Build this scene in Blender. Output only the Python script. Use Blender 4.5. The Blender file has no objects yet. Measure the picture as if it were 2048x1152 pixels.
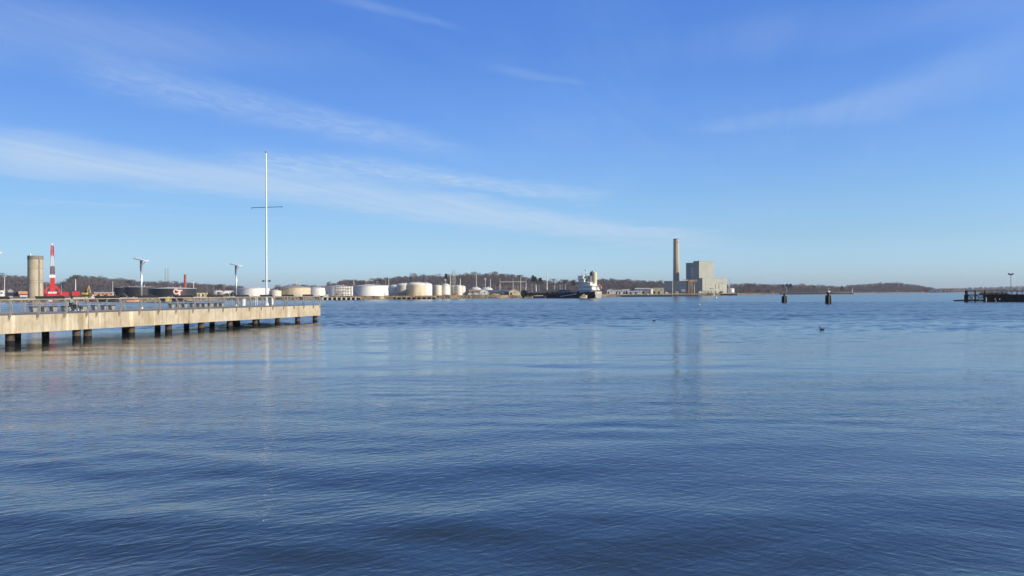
import bpy, math, random
from mathutils import Vector, Matrix
R = math.radians
PI = math.pi
sc = bpy.context.scene
col = sc.collection
rng = random.Random(11)

# ------------------------------------------------------------------ camera
F, CX, CY, H = 1500.0, 1024.0, 576.0, 3.6
PITCH = math.atan((585.9 - 576.0) / F)
ROLL = 0.005
_f = Vector((0, math.cos(PITCH), math.sin(PITCH)))
_u0 = Vector((0, -math.sin(PITCH), math.cos(PITCH)))
_r0 = Vector((1, 0, 0))
_r = _r0 * math.cos(ROLL) - _u0 * math.sin(ROLL)
_u = _u0 * math.cos(ROLL) + _r0 * math.sin(ROLL)
CAM = Vector((0, 0, H))
cd = bpy.data.cameras.new('camera')
cam = bpy.data.objects.new('camera', cd)
col.objects.link(cam)
cam.matrix_world = Matrix(((_r.x, _u.x, -_f.x, CAM.x), (_r.y, _u.y, -_f.y, CAM.y), (_r.z, _u.z, -_f.z, CAM.z), (0, 0, 0, 1)))
cd.sensor_width = 36.0
cd.lens = 36.0 * F / 2048.0
cd.clip_start = 0.1
cd.clip_end = 30000
sc.camera = cam

def ray(px, py):
    return _f + _r * ((px - CX) / F) + _u * ((CY - py) / F)
def P(px, py, d):
    q = ray(px, py)
    return CAM + q * (d / q.y)
def zp(px, py, d):
    return P(px, py, d).z
def at(px, d, z=0.0):
    k = (px - CX) / F
    dz = z - H
    X = (k * (d * _f.y + dz * _f.z) - d * _r.y - dz * _r.z) / (_r.x - k * _f.x)
    return Vector((X, d, z))
def cf(px):
    return 1 / math.hypot(1, (px - CX) / F)
def facing(px):
    return -math.atan((px - CX) / F)
def yh(px):
    return 591.0 - 0.005 * px
def S(d):
    return d / F

# ------------------------------------------------------------------ mesh builder
class MB:
    def __init__(s):
        s.v = []; s.f = []
    def add(s, vs, fs):
        n = len(s.v)
        s.v += [tuple(x) for x in vs]
        s.f += [tuple(i + n for i in q) for q in fs]
        return s
    def box(s, x0, x1, y0, y1, z0, z1, M=None):
        vs = [Vector((x, y, z)) for z in (z0, z1) for y in (y0, y1) for x in (x0, x1)]
        if M is not None: vs = [M @ q for q in vs]
        return s.add(vs, [(0, 2, 3, 1), (4, 5, 7, 6), (0, 1, 5, 4), (2, 6, 7, 3), (0, 4, 6, 2), (1, 3, 7, 5)])
    def bar(s, a, b, w, h=None, up=(0, 0, 1)):
        a, b = Vector(a), Vector(b); h = w if h is None else h
        t = (b - a).normalized(); u = Vector(up)
        if abs(t.dot(u)) > .98: u = Vector((1, 0, 0))
        sd = t.cross(u).normalized(); u = sd.cross(t)
        vs = [p + sd * (i * w / 2) + u * (j * h / 2) for p in (a, b) for j in (-1, 1) for i in (-1, 1)]
        return s.add(vs, [(0, 1, 3, 2), (4, 6, 7, 5), (0, 4, 5, 1), (2, 3, 7, 6), (0, 2, 6, 4), (1, 5, 7, 3)])
    def cyl(s, a, b, r0, r1=None, n=12, caps=True):
        a, b = Vector(a), Vector(b); r1 = r0 if r1 is None else r1
        t = (b - a).normalized(); u = Vector((0, 0, 1))
        if abs(t.z) > .98: u = Vector((1, 0, 0))
        sd = t.cross(u).normalized(); u = sd.cross(t)
        vs = []
        for p, r in ((a, r0), (b, r1)):
            for i in range(n):
                th = 2 * PI * i / n
                vs.append(p + sd * (r * math.cos(th)) + u * (r * math.sin(th)))
        fs = [(i, (i + 1) % n, n + (i + 1) % n, n + i) for i in range(n)]
        if caps: fs += [tuple(range(n))[::-1], tuple(range(n, 2 * n))]
        return s.add(vs, fs)
    def tube(s, pts, r, n=6):
        pts = [Vector(p) for p in pts]
        rs = r if isinstance(r, (list, tuple)) else [r] * len(pts)
        vs = []
        for k, p in enumerate(pts):
            t = (pts[min(k + 1, len(pts) - 1)] - pts[max(k - 1, 0)]).normalized()
            u = Vector((0, 0, 1))
            if abs(t.z) > .9: u = Vector((0, 1, 0))
            sd = t.cross(u).normalized(); u = sd.cross(t)
            for i in range(n):
                th = 2 * PI * i / n
                vs.append(p + sd * (rs[k] * math.cos(th)) + u * (rs[k] * math.sin(th)))
        fs = []
        for k in range(len(pts) - 1):
            for i in range(n):
                fs.append((k * n + i, k * n + (i + 1) % n, (k + 1) * n + (i + 1) % n, (k + 1) * n + i))
        m = (len(pts) - 1) * n
        fs += [tuple(range(n))[::-1], tuple(range(m, m + n))]
        return s.add(vs, fs)
    def lathe(s, prof, n=24, c=(0, 0), cap=True):
        vs = []
        for r, z in prof:
            for i in range(n):
                th = 2 * PI * i / n
                vs.append((c[0] + r * math.cos(th), c[1] + r * math.sin(th), z))
        fs = []
        for k in range(len(prof) - 1):
            for i in range(n):
                fs.append((k * n + i, k * n + (i + 1) % n, (k + 1) * n + (i + 1) % n, (k + 1) * n + i))
        if cap:
            m = (len(prof) - 1) * n
            fs += [tuple(range(n))[::-1], tuple(range(m, m + n))]
        return s.add(vs, fs)
    def prism(s, poly, y0, y1, M=None):
        n = len(poly)
        vs = [Vector((x, y, z)) for y in (y0, y1) for x, z in poly]
        if M is not None: vs = [M @ q for q in vs]
        fs = [tuple(range(n)), tuple(range(n, 2 * n))[::-1]] + [(i, n + i, n + (i + 1) % n, (i + 1) % n) for i in range(n)]
        return s.add(vs, fs)
    def torus(s, c, R0, r, axis='y', n=20, m=6):
        vs = []
        for i in range(n):
            a = 2 * PI * i / n
            for j in range(m):
                b = 2 * PI * j / m
                q = R0 + r * math.cos(b)
                e = (q * math.cos(a), r * math.sin(b), q * math.sin(a))
                if axis == 'z': e = (e[0], e[2], e[1])
                vs.append((c[0] + e[0], c[1] + e[1], c[2] + e[2]))
        fs = [(i * m + j, ((i + 1) % n) * m + j, ((i + 1) % n) * m + (j + 1) % m, i * m + (j + 1) % m) for i in range(n) for j in range(m)]
        return s.add(vs, fs)
    def build(s, name, mat, parent=None, smooth=False, loc=None):
        me = bpy.data.meshes.new(name)
        me.from_pydata(s.v, [], s.f)
        me.materials.append(mat)
        if smooth: me.polygons.foreach_set('use_smooth', [True] * len(me.polygons))
        me.update()
        o = bpy.data.objects.new(name, me)
        col.objects.link(o)
        if parent is not None: o.parent = parent
        if loc is not None: o.location = loc
        return o

def tag(o, label=None, cat=None, group=None, kind=None):
    if label: o['label'] = label
    if cat: o['category'] = cat
    if group: o['group'] = group
    if kind: o['kind'] = kind
    return o
def thing(name, label, cat, loc=(0, 0, 0), rz=0.0, group=None):
    o = bpy.data.objects.new(name, None)
    o.empty_display_size = .2
    col.objects.link(o)
    o.location = loc; o.rotation_euler = (0, 0, rz)
    return tag(o, label, cat, group)
def copy_tree(o, parent=None):
    c = o.copy(); col.objects.link(c)
    if parent is not None: c.parent = parent
    for ch in list(o.children): copy_tree(ch, c)
    return c

# ------------------------------------------------------------------ materials
def M(name, c, rough=.7, metal=0., var=.18, scale=1.0, streak=None, dark=None, spec=.3, detail=4, bump=0., world=False):
    m = bpy.data.materials.new(name); m.use_nodes = True
    nt = m.node_tree; N = nt.nodes; L = nt.links
    b = N['Principled BSDF']
    b.inputs['Roughness'].default_value = rough
    b.inputs['Metallic'].default_value = metal
    b.inputs['Specular IOR Level'].default_value = spec
    if world:
        g = N.new('ShaderNodeNewGeometry'); vec = g.outputs['Position']
    else:
        t = N.new('ShaderNodeTexCoord'); vec = t.outputs['Object']
    mp = N.new('ShaderNodeMapping'); L.new(vec, mp.inputs['Vector'])
    mp.inputs['Scale'].default_value = (1, 1, 1) if streak is None else (1, 1, streak)
    n = N.new('ShaderNodeTexNoise'); n.inputs['Scale'].default_value = scale; n.inputs['Detail'].default_value = detail
    n.inputs['Roughness'].default_value = .6
    L.new(mp.outputs[0], n.inputs['Vector'])
    r = N.new('ShaderNodeValToRGB')
    d = dark if dark is not None else tuple(max(0, x * (1 - 2 * var)) for x in c)
    hi = tuple(min(1, x * (1 + var)) for x in c)
    r.color_ramp.elements[0].position = .3; r.color_ramp.elements[0].color = (*d, 1)
    r.color_ramp.elements[1].position = .72; r.color_ramp.elements[1].color = (*hi, 1)
    e = r.color_ramp.elements.new(.52); e.color = (*c, 1)
    L.new(n.outputs['Fac'], r.inputs['Fac'])
    L.new(r.outputs['Color'], b.inputs['Base Color'])
    if bump:
        bp = N.new('ShaderNodeBump'); bp.inputs['Strength'].default_value = bump; bp.inputs['Distance'].default_value = .05
        L.new(n.outputs['Fac'], bp.inputs['Height']); L.new(bp.outputs['Normal'], b.inputs['Normal'])
    return m

m_white = M('white_paint', (.70, .685, .64), .5, var=.05, scale=.4)
m_tankwhite = M('white_tank_paint', (.78, .765, .71), .55, var=.08, scale=.35, streak=.25)
m_tankcream = M('cream_tank_paint', (.66, .61, .49), .6, var=.12, scale=.4, streak=.2)
m_tankrust = M('rust_stained_tank_paint', (.60, .51, .36), .65, var=.12, scale=.3, streak=.35, dark=(.46, .31, .15))
m_tankgrey = M('grey_tank_paint', (.36, .36, .33), .6, var=.1, scale=.4)
m_tankblack = M('black_tank_paint', (.035, .037, .042), .45, var=.15, scale=.5)
m_rim = M('pale_rim', (.6, .6, .57), .6, var=.06)
m_conc = M('pale_concrete', (.40, .36, .28), .85, var=.14, scale=.9, streak=.35)
m_silo = M('silo_concrete', (.47, .40, .28), .85, var=.1, scale=.35, streak=.4)
m_silocap = M('grey_cap', (.23, .21, .18), .85, var=.15)
m_deck = M('deck_concrete', (.30, .29, .27), .9, var=.14, scale=.8)
m_pile = M('steel_pile', (.095, .072, .055), .8, var=.38, scale=3, streak=.3)
m_post = M('weathered_steel', (.42, .375, .31), .6, metal=.0, var=.15, scale=4)
m_rail = M('galvanised_rail', (.44, .42, .37), .5, metal=.1, var=.1, scale=3)
m_board = M('dark_timber_board', (.035, .028, .024), .7, var=.25, scale=5)
m_lamp = M('white_lamp_paint', (.62, .62, .60), .4, var=.03)
m_greyst = M('grey_steel', (.30, .31, .32), .5, metal=.3, var=.1, scale=2)
m_dkst = M('dark_steel', (.05, .05, .055), .5, var=.2, scale=3)
m_red = M('red_paint', (.56, .035, .045), .5, var=.15, scale=1.2)
m_maroon = M('maroon_paint', (.16, .02, .03), .55, var=.2, scale=1.2)
m_orange = M('orange_paint', (.58, .29, .15), .6, var=.15, scale=1)
m_towertan = M('faded_orange_steel', (.56, .37, .22), .7, var=.2, scale=.6)
m_scaff = M('dark_brown_steel', (.13, .085, .06), .8, var=.25, scale=.8)
m_rust = M('rusty_red_steel', (.26, .10, .06), .8, var=.3, scale=.8)
m_navy = M('navy_paint', (.022, .025, .05), .5, var=.2, scale=1)
m_yellow = M('yellow_paint', (.62, .45, .12), .6, var=.15, scale=1)
m_cream = M('cream_siding', (.66, .58, .38), .75, var=.08, scale=.5)
m_blue = M('blue_grey_metal', (.13, .17, .21), .6, var=.12, scale=.5)
m_plantdk = M('plant_cladding', (.365, .37, .31), .75, var=.07, scale=.08)
m_plantlow = M('plant_lower_cladding', (.38, .38, .32), .75, var=.08, scale=.08)
m_louvre = M('pale_panel', (.50, .52, .54), .6, var=.05)
m_plantstrip = M('dark_panel', (.09, .11, .125), .6, var=.1)
m_chim = M('chimney_concrete', (.54, .43, .30), .85, var=.08, scale=.15, streak=.3)
m_brick = M('red_brick', (.36, .11, .07), .9, var=.15, scale=.8)
m_greywall = M('grey_siding', (.33, .33, .32), .8, var=.1, scale=.5)
m_roofgrey = M('grey_roof', (.38, .38, .38), .7, var=.1, scale=.5)
m_roofdk = M('dark_roof', (.06, .06, .065), .8, var=.2, scale=1)
m_glass = M('dark_glass', (.02, .025, .03), .08, var=.1, spec=.6)
m_hull = M('black_hull', (.008, .0085, .011), .45, var=.25, scale=.4)
m_hullred = M('dark_red_hull', (.10, .025, .03), .5, var=.2, scale=.6)
m_sternlit = M('sunlit_stern_tone', (.36, .34, .28), .6, var=.12, scale=.5)  # pale tone puts sunlight on the tanker's stern into its colour
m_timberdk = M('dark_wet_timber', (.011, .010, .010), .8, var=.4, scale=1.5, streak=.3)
m_timber = M('weathered_timber', (.26, .19, .12), .85, var=.3, scale=1.5, streak=.3)
m_tan = M('tan_timber', (.42, .31, .17), .85, var=.25, scale=1)
m_polew = M('pale_pole', (.62, .61, .58), .6, var=.06)
m_polewood = M('wood_pole', (.30, .25, .20), .9, var=.15, scale=1)
m_trunk = M('bark', (.15, .13, .118), .95, var=.25, scale=2)
m_bare = M('bare_twigs', (.150, .134, .138), .95, var=.16, scale=.03, dark=(.118, .106, .112), world=True, detail=3, spec=.0)
m_bare2 = M('pale_bare_twigs', (.24, .21, .185), .95, var=.25, scale=.05, world=True, spec=.1)
m_ever = M('evergreen_needles', (.075, .085, .065), .9, var=.4, scale=.2, world=True, spec=.1)
m_russet = M('russet_leaves', (.24, .13, .065), .95, var=.3, scale=.1, world=True, spec=.1)
m_scrub = M('dry_scrub', (.17, .13, .08), .95, var=.35, scale=.15, world=True, spec=.1)
m_hill = M('leaf_litter', (.092, .080, .080), .95, var=.3, scale=.03, world=True, spec=.05)
m_rock = M('riprap_stone', (.27, .21, .15), .9, var=.35, scale=.5, world=True)
m_land = M('shore_ground', (.26, .21, .14), .95, var=.35, scale=.06, world=True, spec=.1)
m_skin = M('skin', (.45, .28, .2), .6, var=.05)
m_hair = M('black_hair', (.012, .011, .011), .6, var=.2)
m_jacket = M('grey_green_cloth', (.20, .26, .23), .9, var=.15, scale=6)
m_trou = M('black_cloth', (.012, .013, .02), .9, var=.2, scale=6)
m_shoe = M('white_shoe', (.75, .75, .75), .6, var=.03)
m_tyre = M('black_rubber', (.012, .012, .013), .8, var=.1)
m_alu = M('aluminium', (.45, .45, .47), .35, metal=.6, var=.05)
m_alupole = M('brushed_pole', (.80, .79, .76), .30, metal=.85, var=.04)
m_green = M('dark_green_slab', (.035, .05, .045), .6, var=.15, scale=3)
m_bconc = M('bench_concrete', (.25, .25, .23), .9, var=.12, scale=2)
m_bird = M('black_feathers', (.008, .008, .009), .95, var=.2, scale=8, spec=.0)
m_logo = M('pink_white_logo_paint', (.74, .50, .46), .6, var=.05)
m_logored = M('red_logo_paint', (.36, .05, .045), .6, var=.08)
m_panelglare = M('glare_white_cells', (.78, .78, .78), .3, var=.04, spec=.6)  # white base colour stands in for sun glare on the lamp panels

# concrete fascia of the pier with run-off streaks and board marks
def fascia_mat():
    m = bpy.data.materials.new('stained_pier_concrete'); m.use_nodes = True
    nt = m.node_tree; N = nt.nodes; L = nt.links; b = N['Principled BSDF']
    b.inputs['Roughness'].default_value = .9; b.inputs['Specular IOR Level'].default_value = .2
    t = N.new('ShaderNodeTexCoord')
    def noise(sx, sy, sz, s, det=5):
        mp = N.new('ShaderNodeMapping'); mp.inputs['Scale'].default_value = (sx, sy, sz); L.new(t.outputs['Object'], mp.inputs[0])
        n = N.new('ShaderNodeTexNoise'); n.inputs['Scale'].default_value = s; n.inputs['Detail'].default_value = det; n.inputs['Roughness'].default_value = .6
        L.new(mp.outputs[0], n.inputs['Vector']); return n.outputs['Fac']
    def ramp(src, els):
        r = N.new('ShaderNodeValToRGB')
        r.color_ramp.elements[0].position = els[0][0]; r.color_ramp.elements[0].color = (*els[0][1], 1)
        r.color_ramp.elements[1].position = els[-1][0]; r.color_ramp.elements[1].color = (*els[-1][1], 1)
        for p, c in els[1:-1]:
            e = r.color_ramp.elements.new(p); e.color = (*c, 1)
        L.new(src, r.inputs['Fac']); return r.outputs['Color']
    def mix(fac, a, bb, mode='MIX'):
        x = N.new('ShaderNodeMix'); x.data_type = 'RGBA'; x.blend_type = mode
        if isinstance(fac, float): x.inputs['Factor'].default_value = fac
        else: L.new(fac, x.inputs['Factor'])
        L.new(a, x.inputs['A']); L.new(bb, x.inputs['B']); return x.outputs['Result']
    base = ramp(noise(1, 1, 1, .5), [(.34, (.39, .325, .225)), (.5, (.465, .40, .29)), (.66, (.52, .46, .35))])
    streak = ramp(noise(1, 1, .07, 1.5), [(.36, (.68, .64, .57)), (.46, (1, 1, 1)), (.57, (1, 1, 1)), (.64, (1.35, 1.35, 1.30))])
    fine = ramp(noise(1, 1, .3, 6, 6), [(.3, (.82, .81, .80)), (.7, (1.08, 1.08, 1.08))])
    c = mix(1., base, streak, 'MULTIPLY'); c = mix(1., c, fine, 'MULTIPLY')
    L.new(c, b.inputs['Base Color'])
    return m
m_fascia = fascia_mat()

# ------------------------------------------------------------------ sun and sky
SUN_AZ, SUN_EL = 114.0, 23.0
sd = bpy.data.lights.new('sun', 'SUN'); so = bpy.data.objects.new('sun', sd); col.objects.link(so)
sd.energy = 5.0; sd.angle = R(.55); sd.color = (1.0, .87, .66)
dirv = Vector((math.sin(R(SUN_AZ)) * math.cos(R(SUN_EL)), math.cos(R(SUN_AZ)) * math.cos(R(SUN_EL)), math.sin(R(SUN_EL))))
so.rotation_euler = dirv.to_track_quat('Z', 'Y').to_euler()

def world():
    w = bpy.data.worlds.new('World'); sc.world = w; w.use_nodes = True
    nt = w.node_tree; N = nt.nodes; L = nt.links; bg = N['Background']
    STR = .10
    bg.inputs['Strength'].default_value = STR
    sky = N.new('ShaderNodeTexSky'); sky.sky_type = 'NISHITA'; sky.sun_disc = False
    sky.sun_elevation = R(SUN_EL); sky.sun_rotation = R(SUN_AZ)
    sky.air_density = 1.0; sky.dust_density = .6; sky.ozone_density = 2.0
    tc = N.new('ShaderNodeTexCoord'); sp = N.new('ShaderNodeSeparateXYZ'); L.new(tc.outputs['Generated'], sp.inputs[0])
    def mt(op, a, b=None, c=None, clamp=False):
        n = N.new('ShaderNodeMath'); n.operation = op; n.use_clamp = clamp
        for i, x in enumerate((a, b, c)):
            if x is None: continue
            if isinstance(x, (int, float)): n.inputs[i].default_value = x
            else: L.new(x, n.inputs[i])
        return n.outputs[0]
    def mrange(x, a, b, c=0., d=1.):
        n = N.new('ShaderNodeMapRange'); n.interpolation_type = 'SMOOTHSTEP'
        L.new(x, n.inputs[0])
        for i, q in enumerate((a, b, c, d)): n.inputs[i + 1].default_value = q
        return n.outputs[0]
    X, Y, Z = sp.outputs
    # colour of the clear air by height above the horizon, on top of the Nishita sky
    rp = N.new('ShaderNodeValToRGB'); cr = rp.color_ramp; cr.interpolation = 'LINEAR'
    L.new(mt('MAXIMUM', Z, 0.0), rp.inputs['Fac'])
    els = SKY_CORR
    cr.elements[0].position = els[0][0]; cr.elements[0].color = (*els[0][1], 1)
    cr.elements[1].position = els[-1][0]; cr.elements[1].color = (*els[-1][1], 1)
    for p, c in els[1:-1]:
        e = cr.elements.new(p); e.color = (*c, 1)
    mx = N.new('ShaderNodeMix'); mx.data_type = 'RGBA'; mx.blend_type = 'MULTIPLY'; mx.inputs['Factor'].default_value = 1
    L.new(sky.outputs[0], mx.inputs['A']); L.new(rp.outputs[0], mx.inputs['B'])
    gain = N.new('ShaderNodeVectorMath'); gain.operation = 'SCALE'
    L.new(mt('MULTIPLY', mrange(X, -.75, .22, SKY_LEFT, 1.), SKY_GAIN), gain.inputs['Scale'])
    L.new(mx.outputs['Result'], gain.inputs[0])
    # cirrus: streaks on a high cloud sheet, u and v are its tangents along the sky
    ya = mt('MAXIMUM', mt('ABSOLUTE', Y), .05)
    U = mt('DIVIDE', X, ya); V = mt('DIVIDE', Z, ya)
    zc = mt('MAXIMUM', Z, .03)
    cb = N.new('ShaderNodeCombineXYZ'); L.new(mt('DIVIDE', X, zc), cb.inputs[0]); L.new(mt('DIVIDE', Y, zc), cb.inputs[1])
    def noise(rot, sx, sy, scale, det=6, dist=.0, seed=0.):
        m0 = N.new('ShaderNodeMapping'); m0.inputs['Rotation'].default_value = (0, 0, R(rot)); L.new(cb.outputs[0], m0.inputs[0])
        mp = N.new('ShaderNodeMapping'); mp.inputs['Scale'].default_value = (sx, sy, 1)
        mp.inputs['Location'].default_value = (seed, seed * .7, seed)
        L.new(m0.outputs[0], mp.inputs[0])
        n = N.new('ShaderNodeTexNoise'); n.inputs['Scale'].default_value = scale; n.inputs['Detail'].default_value = det; n.inputs['Roughness'].default_value = .62
        n.inputs['Distortion'].default_value = dist
        L.new(mp.outputs[0], n.inputs['Vector']); return n.outputs['Fac']
    wob = mt('MULTIPLY', mt('SUBTRACT', noise(0, 1, 1, .55, 3, .3, 3.1), .5), .05)
    wisp = noise(19, 3.6, .30, 1.5, 7, .5, 1.7)
    curd = noise(19, 1.3, .8, 7.0, 6, .8, 5.3)
    soft = noise(19, 1.2, .35, .8, 5, .4, 9.2)
    tot = None
    for (p0, p1, w0, w1, amp, fl, mode) in CIRRUS:
        u0, v0 = (p0[0] - CX) / F, (yh(p0[0]) - p0[1]) / F
        u1, v1 = (p1[0] - CX) / F, (yh(p1[0]) - p1[1]) / F
        lx, ly = u1 - u0, v1 - v0; ln = math.hypot(lx, ly); lx /= ln; ly /= ln
        du = mt('SUBTRACT', U, u0); dv = mt('ADD', mt('SUBTRACT', V, v0), wob)
        t = mt('DIVIDE', mt('ADD', mt('MULTIPLY', du, lx), mt('MULTIPLY', dv, ly)), ln)
        n = mt('ABSOLUTE', mt('SUBTRACT', mt('MULTIPLY', dv, lx), mt('MULTIPLY', du, ly)))
        wd = mt('ADD', mt('MULTIPLY', t, (w1 - w0) / F), w0 / F)
        wd = mt('MAXIMUM', wd, min(w0, w1) / F * .6)
        prof = mrange(mt('DIVIDE', n, wd), 0.05, 1.0, 1., 0.)
        ends = mt('MULTIPLY', mrange(t, -fl, fl), mrange(t, 1 - fl, 1 + fl, 1., 0.))
        tex = {'b': mrange(wisp, .3, .66, .68, 1.), 'w': mt('MULTIPLY', mrange(wisp, .34, .66, .55, 1.), mrange(soft, .25, .6, .6, 1.)), 'c': mt('MULTIPLY', mrange(curd, .34, .70, .45, 1.), mrange(wisp, .3, .6, .75, 1.)), 's': mrange(soft, .3, .65, .2, 1.)}[mode]
        a = mt('MULTIPLY', mt('MULTIPLY', mt('MULTIPLY', prof, ends), tex), amp)
        tot = a if tot is None else mt('SUBTRACT', 1., mt('MULTIPLY', mt('SUBTRACT', 1., tot), mt('SUBTRACT', 1., a)))
    veil = mt('MULTIPLY', mt('MULTIPLY', mrange(soft, .42, .75), mrange(wisp, .3, .7, .3, 1.)), .10)
    tot = mt('ADD', tot, veil, clamp=True)
    mc = N.new('ShaderNodeMix'); mc.data_type = 'RGBA'; L.new(tot, mc.inputs['Factor'])
    L.new(gain.outputs[0], mc.inputs['A']); mc.inputs['B'].default_value = (*[c / STR for c in CLOUD_COL], 1)
    L.new(mc.outputs['Result'], bg.inputs['Color'])

SKY_LEFT = .68
SKY_GAIN = 4.0
SKY_CORR = [(0., (.262, .372, .62)), (.03, (.249, .352, .562)), (.07, (.237, .318, .455)), (.122, (.235, .320, .447)), (.187, (.225, .311, .477)), (.249, (.206, .305, .502)), (.307, (.186, .294, .520)), (.361, (.190, .306, .550)), (.55, (.15, .20, .31)), (1., (.13, .16, .23))]
CLOUD_COL = (.52, .68, .88)
# (start px, end px on the photograph's sky, half widths, opacity, end softness, texture)
CIRRUS = [
    ((-80, 288), (1400, 484), 74, 28, .74, .10, 'b'),
    ((480, 318), (1180, 386), 46, 18, .62, .14, 'c'),
    ((180, 140), (900, 300), 64, 32, .36, .15, 'c'),
    ((640, -20), (905, 42), 22, 10, .15, .2, 'w'),
    ((990, 126), (1170, 154), 14, 9, .12, .25, 'w'),
    ((1400, 256), (1790, 212), 16, 44, .15, .2, 'w'),
    ((1700, 210), (2250, 60), 40, 110, .20, .3, 's'),
    ((-300, 20), (620, 110), 130, 70, .30, .25, 's'),
    ((40, 402), (360, 420), 10, 8, .22, .3, 'w'),
    ((-200, 330), (560, 345), 40, 20, .25, .3, 'w'),
    ((1380, 90), (2250, -20), 60, 120, .16, .3, 's'),
]

sc.view_settings.view_transform = 'Standard'
sc.view_settings.look = 'None'
sc.view_settings.exposure = 0
sc.view_settings.gamma = 1
world()

# ------------------------------------------------------------------ water
def water_mat():
    m = bpy.data.materials.new('harbour_water'); m.use_nodes = True
    nt = m.node_tree; N = nt.nodes; L = nt.links; b = N['Principled BSDF']
    b.inputs['Base Color'].default_value = (.028, .044, .050, 1)
    b.inputs['Roughness'].default_value = .035
    b.inputs['IOR'].default_value = 1.58
    g = N.new('ShaderNodeNewGeometry'); sp = N.new('ShaderNodeSeparateXYZ'); L.new(g.outputs['Position'], sp.inputs[0])
    def mt(op, a, b2=None, c=None, clamp=False):
        n = N.new('ShaderNodeMath'); n.operation = op; n.use_clamp = clamp
        for i, x in enumerate((a, b2, c)):
            if x is None: continue
            if isinstance(x, (int, float)): n.inputs[i].default_value = x
            else: L.new(x, n.inputs[i])
        return n.outputs[0]
    def mrange(x, a, b2, c=0., d=1.):
        n = N.new('ShaderNodeMapRange'); n.interpolation_type = 'SMOOTHSTEP'; L.new(x, n.inputs[0])
        for i, q in enumerate((a, b2, c, d)): n.inputs[i + 1].default_value = q
        return n.outputs[0]
    def noise(vec, rot, sx, sy, det=2, rough=.5, dist=0., off=0.):
        m0 = N.new('ShaderNodeMapping'); m0.inputs['Rotation'].default_value = (0, 0, R(rot)); L.new(vec, m0.inputs[0])
        mp = N.new('ShaderNodeMapping'); mp.inputs['Scale'].default_value = (sx, sy, 1)
        mp.inputs['Location'].default_value = (off, off * 1.3, 0)
        L.new(m0.outputs[0], mp.inputs[0])
        n = N.new('ShaderNodeTexNoise'); n.noise_dimensions = '2D'; n.inputs['Scale'].default_value = 1.0
        n.inputs['Detail'].default_value = det; n.inputs['Roughness'].default_value = rough; n.inputs['Distortion'].default_value = dist
        L.new(mp.outputs[0], n.inputs['Vector']); return n.outputs['Fac']
    pos = g.outputs['Position']
    def off(dx, dy):
        n = N.new('ShaderNodeVectorMath'); n.operation = 'ADD'; L.new(pos, n.inputs[0]); n.inputs[1].default_value = (dx, dy, 0); return n.outputs[0]
    def slopes(amp, eps, **k):
        h0 = noise(pos, **k); hx = noise(off(eps, 0), **k); hy = noise(off(0, eps), **k)
        return mt('MULTIPLY', mt('SUBTRACT', hx, h0), amp / eps), mt('MULTIPLY', mt('SUBTRACT', hy, h0), amp / eps)
    Y = sp.outputs[1]; X = sp.outputs[0]
    ra = slopes(.020, .015, rot=-28, sx=2.6, sy=6.5, det=2, rough=.5, dist=.4, off=1.)
    rb = slopes(.020, .015, rot=30, sx=2.6, sy=6.5, det=2, rough=.5, dist=.4, off=11.)
    # wind: ruffled far out, calmer lanes between, gusts from place to place
    gust = noise(pos, 6, .010, .045, 3, .55, .4, 23.)
    side = mrange(mt('ADD', X, mt('MULTIPLY', mt('SUBTRACT', gust, .5), 30.)), -10, 10)
    yw = mt('ADD', Y, mt('MULTIPLY', mt('SUBTRACT', gust, .5), 30.))
    far = mrange(yw, 48, 112)
    rip = mt('MULTIPLY', mrange(gust, .35, .65, .55, 1.3), mrange(yw, 15, 45, 1., .55))
    def comb(i):
        a = mt('MULTIPLY', ra[i], mt('SUBTRACT', 1.15, side)); c = mt('MULTIPLY', rb[i], mt('ADD', .15, side))
        return mt('MULTIPLY', mt('ADD', a, c), rip)
    cb = N.new('ShaderNodeCombineXYZ')
    L.new(mt('MULTIPLY', comb(0), -1.), cb.inputs[0]); L.new(mt('MULTIPLY', comb(1), -1.), cb.inputs[1]); cb.inputs[2].default_value = 0
    ad = N.new('ShaderNodeVectorMath'); ad.operation = 'ADD'; L.new(cb.outputs[0], ad.inputs[0]); L.new(g.outputs['Normal'], ad.inputs[1])
    nm = N.new('ShaderNodeVectorMath'); nm.operation = 'NORMALIZE'; L.new(ad.outputs[0], nm.inputs[0])
    L.new(nm.outputs[0], b.inputs['Normal'])
    # unresolved ripples: rougher where the wind ruffles the surface
    rg = mt('ADD', mt('MULTIPLY', far, ROUGH_FAR), mt('MULTIPLY', mrange(yw, 10, 50), ROUGH_MID))
    L.new(mt('ADD', rg, .04), b.inputs['Roughness'])
    return m
ROUGH_FAR, ROUGH_MID = .12, .03
m_water = water_mat()
import numpy as np
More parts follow.
